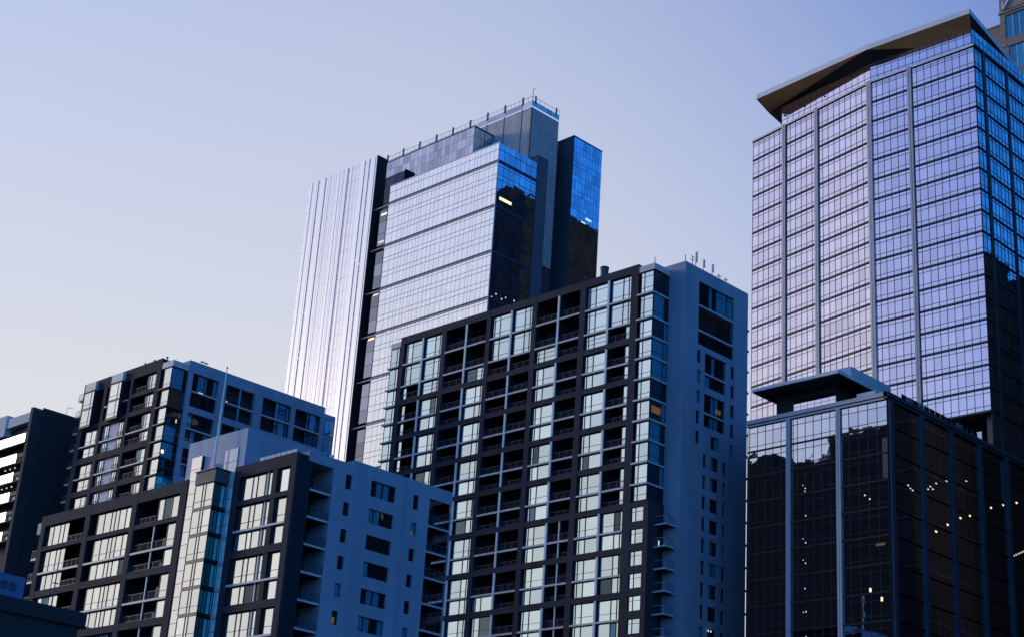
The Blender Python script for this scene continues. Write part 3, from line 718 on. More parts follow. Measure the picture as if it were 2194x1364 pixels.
    for ci, (a, c) in enumerate(cols):
        for zt in (91.05, 84.1, 77.9):
            zb = zt-5.85 if zt > 90 else zt-4.9
            mid = (zt+zb)/2 - .3
            b = MB(); b.fbox(SW, a-.02, c+.02, mid-.12, mid+.1, .02, .9, LEDGE); b.build('ledge', T)
            half = (a+c)/2
            if ci == 1:
                b = MB(); b.fbox(SW, half-.12, half+.12, zb, zt, .1, .4, CONC); b.build('post', T)
                railing(T, SW, a, c, mid+.1, .15, posts=5); railing(T, SW, a, c, zb, .15, posts=5)
            elif ci == 0:
                window(T, SW, a+.03, c-.03, mid+.12, zt-.03, .5, [1.2, 1.4, .5, 1.2, .8], GS, [], fw=.08); window(T, SW, a+.03, c-.03, zb+.03, mid-.13, .5, [1, .8, 1.4, 1.2], GS, [], fw=.08)
            else:
                window(T, SW, half-.1, c-.03, mid+.12, zt-.03, .4, [.7, 1.3, .7], GS, [], fw=.08); window(T, SW, half-.1, c-.03, zb+.03, mid-.13, .4, [.7, 1.3, .7], GS, [], fw=.08)
                railing(T, SW, a, half-.2, mid+.1, .15, posts=3)
    slab('ceiling_lamp', T, SW, 144.9, 145.8, 87.85, 88.15, .42, .46, WARM)
    slab('ceiling_lamp', T, SW, 150.6, 150.9, 88.0, 88.3, .42, .46, WARMD)
    slab('room_lamp', T, S, 139.3, 139.8, 76.0, 76.6, .02, .05, WARM)
    slab('room_lamp', T, S, 141.2, 141.4, 81.7, 82.3, .02, .05, WARMD)
    return T
rear_tower()
def roof_vent(x, y, z, label, mt=RAIL):
    t = thing('roof_vent', label, 'vent', (x, y, z), 'small vents on the rear apartment tower roof')
    b = MB(); b.cyl(x, y, z, z+.5, .1, .1, mt, 8); b.build('stack', t)
    b = MB(); b.cyl(x, y, z+.5, z+.75, .22, .1, mt, 8); b.build('cowl', t)
roof_vent(139.8, 231.2, 93.15, 'small dark roof vent, leftmost of three on the rear apartment tower')
roof_vent(139.8, 228.4, 93.15, 'small dark roof vent, middle of three on the rear apartment tower')
roof_vent(140.2, 225.2, 93.15, 'small dark roof vent, rightmost of three, by the rear tower corner')
t = thing('satellite_dish', 'small dark satellite dishes on a short mast above the blue side wall', 'antenna', (145.2, 221.6, 93.05))
b = MB(); b.cyl(145.2, 221.6, 93.05, 93.9, .05, .05, RAIL, 8); b.build('mast', t)
for dx in (-.5, .45): b = MB(); b.cyl(145.2+dx, 221.5, 93.5, 93.65, .32, .12, RAIL, 12); b.bar((145.2, 221.6, 93.6), (145.2+dx, 221.5, 93.6), .04, RAIL); b.build('dish', t)

# ================================================================== far-left balcony building
def far_left():
    T = thing('apartment_building', 'dark brick apartment building with pale balcony parapets at the far left edge', 'building', (135, 265, 0))
    X0, Y0 = 135.0, 258.5
    b = MB(); b.box(X0+1.6, 160, Y0+3.4, 300, 0, 88.5, LWALL); b.build('wall', T)
    b = MB(); b.box(X0, X0+2.2, Y0, Y0+.9, 0, 89.75, LWALL); b.build('end_pier', T)
    b = MB(); b.box(X0+2.2, 152, Y0+.5, Y0+3.4, 0, 89.6, LWALL); b.build('side_wall', T)
    b = MB(); b.box(X0+2.2, 152, Y0+.42, Y0+.6, 89.6, 90.3, LWALL); b.build('side_parapet', T)
    b = MB(); b.box(X0+.4, X0+3, Y0+.9, 268.2, 87.4, 89.2, LPALE); b.build('roof_parapet', T)
    b = MB(); b.box(X0+.2, X0+4, 268.2, 285, 86.0, 90.0, LPALE); b.build('penthouse', T)
    F = west(X0)
    zs = [84.2, 80.6, 77.1, 73.4, 69.8, 66.2]
    for i, z in enumerate(zs):
        b = MB(); b.box(X0-.1, X0+1.6, Y0+.9, 285, z-1.1, z-.85, LWALL); b.build('balcony_slab', T)
        u = Y0+2.9 if i else Y0+.95; n = 0
        while u < 276:
            if n > 14: break
            b = MB(); b.fbox(F, u+.02, u+1.16, z-.85, z+.85, -.08, .0, GL); b.build('parapet_panel', T)
            u += 1.2; n += 1
        slab('balcony_door', T, F, Y0+2, 275, z+.9, z+1.6, 1.45, 1.55, GDOOR)
        for q in range(3):
            if i in (1, 2): b = MB(); b.box(X0+.9, X0+1.1, 263.2+q*1.7, 263.4+q*1.7, z-1.35, z-1.2, WARMD); b.build('soffit_lamp', T)
        if i > 1: b = MB(); b.box(X0+.1, X0+.5, Y0+.95, Y0+1.9, z-.85, z-.2, LPALE); b.build('planter', T)
far_left()
t = thing('roof_antenna', 'thin stick antenna with one arm on the dark far-left roof', 'antenna', (143, 261, 90.0))
b = MB(); b.cyl(143, 261, 89.6, 92.4, .05, .04, RAIL, 6); b.build('mast', t)
b = MB(); b.bar((143, 261, 92.35), (143.9, 260.4, 92.35), .03, RAIL); b.build('arm', t)

# ================================================================== foreground low roof with blue unit
t = thing('low_building', 'dark low flat-roofed building cutting across the bottom left corner', 'building', (40, 84, 0))
b = MB(); b.box(20, 46.9, 80.25, 96, 0, 17.6, ROOFD); b.build('wall', t)
b = MB(); b.box(20, 47.2, 80.0, 96.2, 17.6, 18.4, ROOFD); b.build('roof_edge', t)
b = MB(); b.box(20, 46.95, 80.15, 80.24, 15.6, 15.75, RAIL); b.build('cornice', t)
for i in range(4):
    window(t, south(80.25), 24+i*5.6, 28.6+i*5.6, 12.6, 15.2, -.02, [1, 1, 1], GS, [], fw=.08)
t = thing('rooftop_unit', 'blue boxy rooftop ventilation unit on the dark low roof', 'vent unit', (42, 83, 18.4))
b = MB(); b.box(38, 44.2, 82.0, 84.2, 18.4, 20.0, BLUEU); b.build('casing', t)
for i in range(3):
    b = MB(); x = 43.5-.55*i
    for q in range(5): b.box(x-.2, x+.2, 81.96, 82.0, 19.15+q*.1, 19.2+q*.1, FRAME)
    b.build('grille', t)
b = MB(); b.cyl(42.9, 82.6, 20.0, 20.35, .04, .04, BLUEU, 8); b.build('vent_pipe', t)
t = thing('rooftop_mast', 'slim dark mast standing at the edge of the low dark roof', 'antenna', (45.2, 80.5, 18.4))
b = MB(); b.cyl(45.2, 80.5, 18.4, 20.9, .045, .03, RAIL, 8); b.build('pole', t)
b = MB(); b.bar((45.05, 80.5, 19.75), (45.4, 80.5, 19.75), .03, RAIL); b.build('crossarm', t)
# ================================================================== silver office tower (centre, behind)
def silver_tower():
    T = thing('office_tower', 'silver glass office tower with a ribbed slab and louvred crown, centre behind', 'building', (245, 290, 0))
    F = west(245.0)
    Y0, Y1 = 257.87, 298.3
    S = south(Y0)
    box_part('glass_box_core', T, 245.6, 258.6, Y0+.6, Y1, 0, 189.6, DARK)
    lst = []
    bands = [185.5-12.15*k for k in range(9)]
    grid = MB()
    ncol = 27; du = (Y1-Y0)/ncol
    cu = [Y0]; random.seed(3)
    while cu[-1] < Y1-1.0: cu.append(min(Y1, cu[-1] + random.choice((1.05, 1.5, 1.5, 1.95))))
    cu[-1] = Y1
    nb = len(cu)-1
    def strips(zt):     # heights below a band: (top offset, bottom offset)
        return [(.85, 1.55), (1.55, 3.95), (3.95, 5.17), (5.17, 7.96), (7.96, 9.33), (9.33, 12.15)]
    segs = [(190.1, 188.3), (188.3, 185.5)]
    for zb in bands[:-1]: segs += [(zb-a, zb-c) for a, c in strips(zb)]
    for (zt, zbm) in segs:
        for i in range(nb): lst.append((F, cu[i]+.02, cu[i+1]-.02, zbm+.04, zt-.04, 0.0, GM))
        grid.fbox(F, Y0, Y1, zbm-.05, zbm+.05, -.03, .1, MULLG)
    for u in cu: grid.fbox(F, u-.025, u+.025, bands[-1], 190.1, -.02, .1, MULLG)
    grid.build('mullion_grid', T, kind='stuff')
    for zb in bands:
        b = MB(); b.fbox(F, Y0-.05, 304.0, zb-.8, zb-.55, -.12, .5, FINR); b.fbox(F, Y0, Y1, zb-.55, zb-.05, .05, .4, MULLG); b.build('floor_band', T)
        b = MB(); b.fbox(S, 245.1, 258.6, zb-.8, zb-.05, -.08, .4, MULL); b.build('floor_band', T)
    b = MB(); b.fbox(F, Y0-.03, Y0+.12, 85, 190.15, -.1, .2, RIBP); b.build('corner_trim', T)
    b = MB(); b.fbox(F, Y0, Y1, 190.1, 190.4, -.05, .5, RIBP); b.build('parapet_cap', T)
    # side of the glass box
    cx = [245.1+i*1.93 for i in range(8)]
    for (zt, zbm) in segs:
        for i in range(7): lst.append((S, cx[i]+.04, cx[i+1]-.04, zbm+.06, zt-.06, 0.0, GMB))
    b = MB()
    for x in cx: b.fbox(S, x-.04, x+.04, bands[-1], 190.1, -.03, .1, MULL)
    for (zt, zbm) in segs: b.fbox(S, 245.1, 258.6, zbm-.06, zbm+.06, -.04, .1, MULL)
    b.build('side_mullion_grid', T, kind='stuff')
    # recessed slit between box and ribbed slab
    box_part('slit_wall', T, 247.6, 250, Y1, 304.2, 0, 185.2, DARK)
    FS = west(245.4)
    for k in range(len(bands)-1):
        z1, z0 = bands[k]-1.3, bands[k+1]+.4
        for j in range(3):
            h = (z1-z0)/3; lst.append((FS, 298.7, 301.9, z0+h*j+.05, z0+h*(j+1)-.05, 0, GMC))
    b = MB(); b.fbox(F, Y1, Y1+.35, 80, 189.5, .0, 1.6, FRAME); b.build('slit_reveal', T)
    # ribbed slab
    b = MB(); b.box(244.6, 247.7, 304.1, 333.2, 60, 200.6, LINING); b.build('rib_slab', T)
    b = MB(); b.box(244.2, 247.75, 303.9, 304.1, 60, 201.0, DARK); b.build('slab_edge', T)
    u = 304.1; random.seed(5)
    while u < 333.0:
        wd = random.choice((.4, .55, .55, .8, .8, 1.1)); wd = min(wd, 333.2-u)
        b = MB(); d = random.uniform(.12, .32)
        for z0, z1 in ((60, 201.05),):
            p = [(244.6, u+.02), (244.6-d, u+.03), (244.6-d, u+wd*.5), (244.6-d, u+wd-.05), (244.6, u+wd-.04)]
            for i in range(4): b.poly([(*p[i], z0), (*p[i+1], z0), (*p[i+1], z1), (*p[i], z1)], RIBG if i in (1, 2) else FINR)
            b.poly([(*q, z1) for q in p], RIBP)
        b.build('rib', T); u += wd
    b = MB()
    for k in range(34): b.box(244.42, 244.65, 304.1, 333.2, 200-k*4.05, 200.03-k*4.05, FINR)
    b.build('rib_joint_lines', T, kind='stuff')
    # upper core in smoky glass
    FC = west(251.0)
    box_part('upper_core', T, 251.3, 264.3, 274.0, 309.0, 186, 202.6, DARK)
    b = MB(); b.box(251, 264.4, 273.85, 309.0, 202.6, 202.9, MULL); b.build('upper_core_cap', T)
    for i in range(23):
        for j in range(7):
            lst.append((FC, 273.95+i*1.525+.03, 273.95+(i+1)*1.525-.03, 185+j*2.51+.03, 185+(j+1)*2.51-.03, 0, GMC))
    SCo = south(273.9)
    for i in range(6):
        for j in range(5): lst.append((SCo, 251.1+i*2.2, 253.25+i*2.2, 190+j*2.5+.03, 192.45+j*2.5, 0, GMB))
    slab('ceiling_lamp', T, FC, 290.4, 291.9, 192.2, 193.1, -.05, -.01, WARM)
    # louvred plant tower
    box_part('plant_core', T, 258.4, 268.2, 260.9, 316.5, 150, 207.2, LOUVB)
    FM = west(258.0); SM = south(260.5)
    lv = MB()
    for j in range(40):
        z = 190.3 + j*.42
        lv.fbox(FM, 260.5, 309.5, z, z+.3, 0, .3, LOUV)
        lv.fbox(SM, 258.0, 268.3, z, z+.2, 0, .3, LOUV)
    for j in range(60): lv.fbox(SM, 258.0, 268.3, 165+j*.42, 165.2+j*.42, 0.02, .3, LOUV)
    lv.build('louvre_blades', T, kind='stuff')
    for u in (264.0, 270.45, 276.9, 283.4):
        b = MB(); b.fbox(FM, u-.08, u+.08, 188, 207.2, -.08, .1, FRAME); b.build('louvre_joint', T)
    for i in range(17):
        u = 260.5+i*3.3; lst.append((FM, u+.03, min(u+3.27, 316.5), 207.35, 208.9, 0.0, GMC))
    for i in range(4): lst.append((SM, 258.05+i*2.57, 260.55+i*2.57, 207.35, 208.9, 0.0, GTEAL))
    u = 263.9; i = 0
    for u in (263.9, 270.4, 276.85, 283.4, 290.1, 296.6, 303.3, 310.0, 316.5):
        b = MB(); b.fbox(FM, u-.2, u+.05, 208.4, 210.7, -.15, .15, RAIL); b.fbox(FM, u+.12, u+.22, 208.4, 210.7, -.15, .15, RAIL); b.build('davit_post', T)
    for x in (259.2, 267.1): b = MB(); b.fbox(SM, x-.15, x+.15, 208.4, 210.6, -.15, .15, RAIL); b.build('davit_post', T)
    b = MB()
    for i in range(36): b.fbox(FM, 260.5+i*1.55, 260.55+i*1.55, 208.9, 210.1, .02, .07, RAIL)
    b.fbox(FM, 260.5, 316.5, 210.05, 210.12, .02, .07, RAIL)
    for i in range(8): b.fbox(SM, 258.1+i*1.45, 258.15+i*1.45, 208.9, 210.1, .02, .07, RAIL)
    b.fbox(SM, 258.0, 268.3, 210.05, 210.12, .02, .07, RAIL)
    b.build('roof_railing', T)
    b = MB(); b.bar((258.2, 260.6, 208.9), (258.2, 260.6, 212.3), .05, RAIL); b.bar((258.2, 260.6, 212.2), (258.8, 260.2, 212.5), .04, RAIL); b.build('roof_mast', T)
    # pilaster, shaded recess and second glass box on the side
    b = MB(); b.box(258.7, 262.5, Y0-.1, 264, 0, 192.5, PIL); b.build('pilaster', T)
    b = MB(); b.box(262.5, 271.7, 263.6, 264.4, 0, 200, PIL); b.build('recess_wall', T)
    b = MB(); b.box(271.6, 282.5, Y0+.15, 272, 0, 203.3, PIL); b.build('side_box_core', T)
    b = MB(); b.box(271.55, 282.75, Y0-.05, 272, 203.3, 203.65, MULL); b.build('side_box_cap', T)
    cx = [271.75+i*1.22 for i in range(10)]
    zz = 203.3; n = 0
    while zz > 110:
        h = (2.6, 1.5)[n % 2]
        for i in range(9): lst.append((S, cx[i]+.04, cx[i+1]-.04, zz-h+.05, zz-.05, 0.02, GMB))
        zz -= h; n += 1
    b = MB(); b.fbox(S, 271.7, 282.7, 110, 203.3, .07, .1, MULL); b.build('side_box_frame', T)
    # lit ceilings that show through the glass
    random.seed(11)
    def light(Fc, u, z, wd, h, mt): slab('ceiling_lamp', T, Fc, u, u+wd, z, z+h, -.02, .0, mt)
    light(S, 246.3, 175.0, 4.2, .8, WARM)
    for (x, z) in ((245.9,149),(247.3,150.2),(248.1,148.6),(249.3,149.6),(250.6,150.4),(251.4,148.2),(253.5,150.6),(254.6,149.6),(246.2,144.6),(248.0,142.6),(250.1,142.4),(252.2,141.2)):
        light(S, x, z, .35, .35, COOL)
    light(S, 253.4, 141.6, 1.2, 1.6, AMBER)
    light(S, 277.5, 181.6, 2.2, .5, COOL); light(S, 275.9, 180.2, 1.6, .4, COOL)
    for (u, z, n) in ((262.0,181.5,1),(265.6,181.2,1),(277,180.6,1),(287,180.0,1),(263.5,158.8,1),(272,154.6,2),(277,152.6,2),(284,150.5,2),(289,149.0,2),(293,148.0,2),(262,139.6,2),(265,139.0,2),(269,139.8,2),(274.5,141.3,2),(278.5,141.2,2),(282.5,141.6,2),(286,141.2,2),(290.5,141.0,2),(294,141.4,1)):
        light(F, u, z, .9, .35, WARMD)
    for (z, mt) in ((182.6, WARM), (174.6, WARMD), (147.4, WARM), (159.6, WARMD)): light(FS, 299.2, z, 2.2, .55, mt)
    for k in range(30):
        u = random.uniform(306, 331); z = random.uniform(112, 172) if k < 38 else random.uniform(112, 192)
        b = MB(); b.box(244.33, 244.36, u, u+.9, z, z+.3, WARMD); b.build('ceiling_lamp', T)
    panes(lst, T, 300)
silver_tower()

# ================================================================== lavender glass office tower (right)
def lavender_tower():
    T = thing('office_tower', 'lavender glass office tower with an overhanging timber-lined roof, at the right', 'building', (228, 145, 0))
    FR = west(225.0)
    A = (230.598, 170.22); K = (225.0, 140.18)
    ln = math.hypot(A[0]-K[0], A[1]-K[1]); U = ((A[0]-K[0])/ln, (A[1]-K[1])/ln)
    FL = Face(K, U, (U[1], -U[0]))
    Sx = south(119.0)
    top = 155.85
    lst = []; grid = MB()
    bands = [151.4-3.93*k for k in range(17)]
    zbot = 88.4
    segs = [(FL, [30.5, 28.91, 27.48, 26.03, 24.6, 23.15, 22.25]), (FL, [21.3, 20.26, 18.82, 17.35, 15.96, 14.56, 13.7]), (FL, [12.75, 11.77, 10.32, 8.87, 7.43, 6.02, 4.6, 3.22, 1.79, .45]),
            (FR, [139.7, 138.63, 137.33, 135.96, 134.5, 133.06, 132.2]), (FR, [131.2, 130.38, 128.88, 127.48, 126.09, 124.71, 123.26, 121.82, 120.3, 119.05]),
            (Sx, [225.1, 226.4, 227.6]), (Sx, [228.8, 229.9, 231.1, 232.3, 233.5, 234.7, 235.9]), (Sx, [236.9, 238.1, 239.3, 240.5, 241.7, 242.9, 244.1]), (Sx, [245, 246.3, 247.6, 248.9, 250.2, 251.5, 252.6])]
    for Fc, us in segs:
        us = sorted(us); side = Fc is Sx
        gm = GRB if side else GR
        for k in range(len(bands)+1):
            zt = top-.5 if k == 0 else bands[k-1]-.12
            zb = bands[k]+.12 if k < len(bands) else (zbot if not side else 84)
            if zt-zb < .3: continue
            if k == len(bands): cuts = [zb, zt]
            else: cuts = [zb, zb+.78, zt-.72, zt] if k else [zb, zb+.75, zt-.95, zt-.5, zt]
            for i in range(len(us)-1):
                for j in range(len(cuts)-1):
                    lst.append((Fc, us[i]+.03, us[i+1]-.03, cuts[j]+.03, cuts[j+1]-.03, 0, gm))
            for c in cuts[1:-1]: grid.fbox(Fc, us[0], us[-1], c-.04, c+.04, -.04, .1, MULL)
        for u in us: grid.fbox(Fc, u-.04, u+.04, zbot if not side else 60, top, -.05, .1, MULL)
        for z in bands:
            b = MB(); b.fbox(Fc, us[0], us[-1], z-.2, z+.0, -.16, .1, MULL); b.fbox(Fc, us[0], us[-1], z+.0, z+.07, -.06, .1, FINR if not side else MULL); b.fbox(Fc, us[0], us[-1], z+.07, z+.16, -.1, .1, MULL); b.build('floor_band', T)
    grid.build('mullion_grid', T, kind='stuff')
    for Fc, u, wd in ((FL, 21.78, .85), (FL, 13.22, .85), (FR, 131.75, .8)):
        b = MB(); b.fbox(Fc, u-wd/2, u-.1, 84, top, -.35, .1, FINR); b.fbox(Fc, u+.02, u+wd/2, 84, top, -.35, .1, FINR); b.fbox(Fc, u-.1, u+.02, 84, top, -.1, .1, FRAME); b.build('fin', T)
    b = MB(); b.fbox(FR, 139.65, 140.15, 84, top, -.35, .1, FINR); b.fbox(FL, 0.05, .45, 84, top, -.32, .1, FINR); b.build('fin', T)
    for u in (228.2, 236.4, 244.5):
        b = MB(); b.fbox(Sx, u-.38, u-.06, 40, top, -.18, .1, FIND); b.fbox(Sx, u+.02, u+.34, 40, top, -.18, .1, FIND); b.build('fin', T)
    core = MB()
    core.poly([(231.0, 170.1, zbot), (225.4, 140.2, zbot), (225.35, 119.3, zbot), (255, 119.3, zbot), (255, 170.1, zbot)], SOFF)
    pts = [(231.0, 170.1), (225.2, 140.2), (225.2, 119.2), (255, 119.2), (255, 170.1)]
    for i in range(5):
        p, q = pts[i], pts[(i+1) % 5]; core.poly([(*p, zbot), (*q, zbot), (*q, 155.6), (*p, 155.6)], MULL)
    core.poly([(*p, 155.6) for p in pts], ROOFG)
    core.build('body', T)
    # cornice lines
    for Fc, u0, u1 in ((FL, 0, 30.55), (FR, 118.95, 140.18), (Sx, 224.9, 253)):
        b = MB(); b.fbox(Fc, u0, u1, top-.42, top, -.3, .2, FASC if Fc is not Sx else FIND); b.fbox(Fc, u0, u1, top-.5, top-.43, -.2, .2, FRAME); b.fbox(Fc, u0, u1, top+.0, top+.09, -.18, .2, FIND); b.build('cornice', T)
    # recessed lower storeys
    b = MB(); b.box(229.0, 252, 123.0, 168, 0, 88.3, DARK); b.build('lower_core', T)
    for u0 in (119.6, 122.0, 124.4): lst.append((west(228.9), u0+3.4, u0+5.7, 84.4, 87.5, 0, GP))
    b = MB(); b.box(226.3, 227.3, 119.6, 120.6, 0, 88.3, PIL); b.build('column', T)
    # lower part of the side face: dark glass
    for i in range(3):
        us = [225.2, 227.6] if i == 0 else ([228.8, 235.9] if i == 1 else [236.9, 244.1])
        for k in range(8): lst.append((Sx, us[0], us[1], 60+k*3.45+.05, 63.4+k*3.45, .03, GP))
    # glazed penthouse under the roof
    pw = [(229.5, 162.6), (225.95, 140.4), (226.5, 120.2), (254, 120.6)]
    for i in range(3):
        a, c = pw[i], pw[i+1]; l2 = math.hypot(c[0]-a[0], c[1]-a[1]); u2 = ((a[0]-c[0])/l2, (a[1]-c[1])/l2)
        nn = (u2[1], -u2[0]) if i < 2 else (0, 1)
        if i == 2: u2 = (-u2[0], -u2[1]); Fp = Face(a, u2, nn)
        else: Fp = Face(c, u2, nn)
        n = int(l2/1.43)
        for j in range(n):
            for (z0, z1) in ((155.9, 157.3), (157.3, 158.9), (158.9, 160.3)): lst.append((Fp, j*l2/n+.03, (j+1)*l2/n-.03, z0+.03, z1-.03, 0, GR if i < 2 else GRB))
        b = MB()
        for j in range(n+1): b.fbox(Fp, j*l2/n-.035, j*l2/n+.035, 155.9, 160.3, -.04, .08, MULL)
        for z in (157.3, 158.9): b.fbox(Fp, 0, l2, z-.035, z+.035, -.045, .08, MULL)
        b.fbox(Fp, 0, l2, 155.9, 160.35, .06, .1, MULL)
        b.build('penthouse_grid', T)
        b = MB(); b.fbox(Fp, 0, l2, 155.95, 157.05, -.75, -.72, FASC if False else RAIL) if False else None
    # roof: fascia, folded soffit
    tip, kink, cor, rf = (225.4, 165.7), (222.95, 139.3), (223.6, 118.75), (262, 123.6)
    bk, fb = (240.5, 168.2), (262, 168.2)
    z0, z1 = 161.3, 162.35
    b = MB()
    ring = [tip, kink, cor, rf, fb, bk]
    for i in range(6):
        p, q = ring[i], ring[(i+1) % 6]
        b.poly([(*p, z0), (*q, z0), (*q, z1), (*p, z1)], FASC)
    b.poly([(*p, z1) for p in ring], ROOFG)
    rb = b.build('roof', T)
    ik, ic, il, ir = (225.9, 140.4), (226.5, 120.2), (229.5, 162.6), (254, 120.7)
    zi = 160.25
    fl = (tip[0]+(bk[0]-tip[0])*.36, tip[1]+(bk[1]-tip[1])*.36)
    im = (ik[0]*.55+ic[0]*.45, ik[1]*.55+ic[1]*.45)
    b = MB()
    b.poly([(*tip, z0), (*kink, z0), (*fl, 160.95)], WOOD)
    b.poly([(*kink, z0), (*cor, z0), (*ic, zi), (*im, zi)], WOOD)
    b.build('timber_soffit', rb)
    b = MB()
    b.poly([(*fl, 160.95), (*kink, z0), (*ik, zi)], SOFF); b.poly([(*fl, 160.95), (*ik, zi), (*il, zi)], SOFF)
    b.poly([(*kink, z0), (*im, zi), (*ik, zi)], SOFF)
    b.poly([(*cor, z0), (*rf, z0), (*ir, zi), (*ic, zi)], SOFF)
    b.poly([(*fl, 160.95), (*il, zi), (238, 163, zi), (*bk, z0)], SOFF)
    b.build('dark_soffit', rb)
    for (u, z) in ((6.0, 158.3), (11, 158.2), (16, 158.1)):
        b = MB(); q = FL.p(u+6, z, .2); b.box(q[0]-.12, q[0]+.12, q[1]-.2, q[1]+.2, z-.08, z+.12, FRAME); b.build('floodlight', T)
    panes(lst, T, 300, tilt=0.0009)
lavender_tower()

# ================================================================== black glass block in front of it (lower right)
def black_block():
    T = thing('office_block', 'black glass office block with metal fins and a flat canopy roof, lower right', 'building', (185, 116, 0))
    F = west(172.0); S = south(105.4)
    lst = []; grid = MB()
    box_part('body', T, 172.25, 215, 105.65, 127.4, -1, 72.9, MULLB)
    us = [[105.5, 106.96, 108.37, 109.79, 111.23, 112.4], [113.1, 114.13, 115.43, 116.73, 117.99, 119.26, 119.92, 120.25], [120.95, 121.88, 123.2, 124.46, 125.76, 127.09, 127.4]]
    bands = [68.8-3.57*k for k in range(13)]
    for q in us:
        for k in range(len(bands)+1):
            zt = 72.2 if k == 0 else bands[k-1]-.1
            zb = bands[k]+.1 if k < len(bands) else 20
            if k == len(bands): cuts = [zb, zt]
            else: cuts = [zb, zb+.62, zt-.78, zt]
            for i in range(len(q)-1):
                for j in range(len(cuts)-1): lst.append((F, q[i]+.025, q[i+1]-.025, cuts[j]+.025, cuts[j+1]-.025, 0, GP))
            for c in cuts[1:-1]: grid.fbox(F, q[0], q[-1], c-.035, c+.035, -.03, .1, MULLB)
        for u in q: grid.fbox(F, u-.035, u+.035, 20, 72.2, -.035, .1, MULLB)
        for z in bands:
            b = MB(); b.fbox(F, q[0], q[-1], z-.1, z+.1, -.10, .1, MULLB); b.fbox(F, q[0], q[-1], z+.1, z+.14, -.05, .1, MULL); b.build('floor_band', T)
    xs = [[173.2+i*1.62 for i in range(5)], [180.7+i*1.58 for i in range(5)], [188.2+i*1.6 for i in range(5)], [195.8+i*1.58 for i in range(5)], [203.2+i*1.6 for i in range(6)]]
    for q in xs:
        for k in range(len(bands)):
            zt = 72.0 if k == 0 else bands[k-1]-.1
            zb = bands[k]+.1
            for i in range(len(q)-1): lst.append((S, q[i]+.03, q[i+1]-.03, zb+.03, zt-.03, 0, GP))
    grid.build('mullion_grid', T, kind='stuff')
    for u, wd in ((120.6, .62), (112.75, .66)):
        b = MB(); b.fbox(F, u-wd/2, u-.06, 15, 72.4, -.3, .1, FINR); b.fbox(F, u+.02, u+wd/2, 15, 72.4, -.3, .1, FINR); b.build('fin', T)
    for x in (172.6, 180.1, 187.55, 195.15, 202.6):
        b = MB(); b.fbox(S, x-.4, x-.05, 15, 72.4, -.3, .1, FIND); b.fbox(S, x+.03, x+.4, 15, 72.4, -.3, .1, FIND); b.build('fin', T)
    for Fc, a, c, mt in ((F, 105.2, 127.45, FINR), (S, 171.7, 215, FIND)):
        b = MB(); b.fbox(Fc, a, c, 72.75, 73.3, -.3, .4, mt); b.fbox(Fc, a, c, 72.35, 72.6, -.2, .3, mt); b.fbox(Fc, a, c, 72.6, 72.75, -.1, .3, FRAME); b.build('cornice', T)
    # canopy roof, penthouse glass and plant box
    b = MB(); b.box(171.0, 181.2, 112.1, 125.9, 76.85, 77.0, SOFF); b.build('canopy_soffit', T)
    b = MB(); b.box(170.95, 181.25, 112.05, 125.95, 77.0, 77.42, FASC); b.build('canopy', T)
    b = MB(); b.box(174.6, 181, 114.6, 124.5, 73.1, 76.85, SOFF); b.build('penthouse_wall', T)
    FP = west(174.5)
    for i in range(6):
        for (a, c) in ((73.4, 74.9), (74.9, 76.0)): lst.append((FP, 114.8+i*1.13+.03, 114.8+(i+1)*1.13-.03, a+.03, c-.03, 0, GR))
    b = MB(); b.box(178, 188, 114.6, 119.4, 77.42, 80.6, LPALE); b.build('plant_box', T)
    b = MB(); b.box(173.0, 173.8, 107.8, 110.6, 73.4, 74.3, LPALE); b.build('roof_hatch', T)
    for i in range(14): lst.append((south(105.7), 176+i*1.4, 177.3+i*1.4, 73.35, 74.3, 0, GS))
    # pale inner wall seen through the glass, lit lamps
    random.seed(21)
    slab('lit_panel', T, F, 105.5, 106.3, 61.9, 67.2, -.02, -.005, PIL)
    slab('lit_panel', T, S, 201.0, 202.15, 66.0, 71.6, -.02, -.005, PIL)
    def dot(Fc, u, z, wd, h, mt): slab('ceiling_lamp', T, Fc, u, u+wd, z, z+h, -.05, -.03, mt)
    for z in (62.3, 61.9, 58.6, 55.0, 52.3, 49.0, 46.0, 42.8, 38.5, 34.0): dot(F, 118.0+random.uniform(-.1, .1), z, .14, .14, COOL)
    for z in (62.8, 55.6, 52.8, 46.0, 38.9): dot(F, 118.35, z, .09, .09, COOL)
    for (u, z) in ((108.9, 60.0), (108.2, 59.4)): dot(F, u, z, .16, .18, COOL)
    for (u, z) in ((108.3, 47.6), (106.7, 46.3)): dot(F, u, z, .26, .5, WARM)
    dot(F, 106.2, 53.3, 1.3, .3, AMBER)
    for (x, z) in ((176.3, 61.9), (176.8, 61.6), (177.4, 61.5), (181.2, 62.6), (181.8, 63.1), (182.4, 62.9), (183.3, 63.9), (186, 64.9), (191.2, 66.2)): dot(S, x, z, .3, .14, COOL)
    for (x, z) in ((182.8, 57.3), (185.8, 58.9), (189.2, 60.6), (191.7, 61.5), (197.6, 64.0), (201, 65.2), (205, 66.5)): dot(S, x, z, .4, .2, WARM)
    for (x, z) in ((176.2, 42.1), (178.6, 42.6), (200.6, 46.0)): dot(S, x, z, .22, .2, COOL)
    for i in range(8): dot(S, 203.4+i*.7, 58.6+i*.3 - (.6 if i > 4 else 0), .4, .14, WARMD)
    panes(lst, T, 300, tilt=0.0008)
    T.location = (181.3, 113.7, 0.03); T.scale = (.98, .98, .98)
black_block()

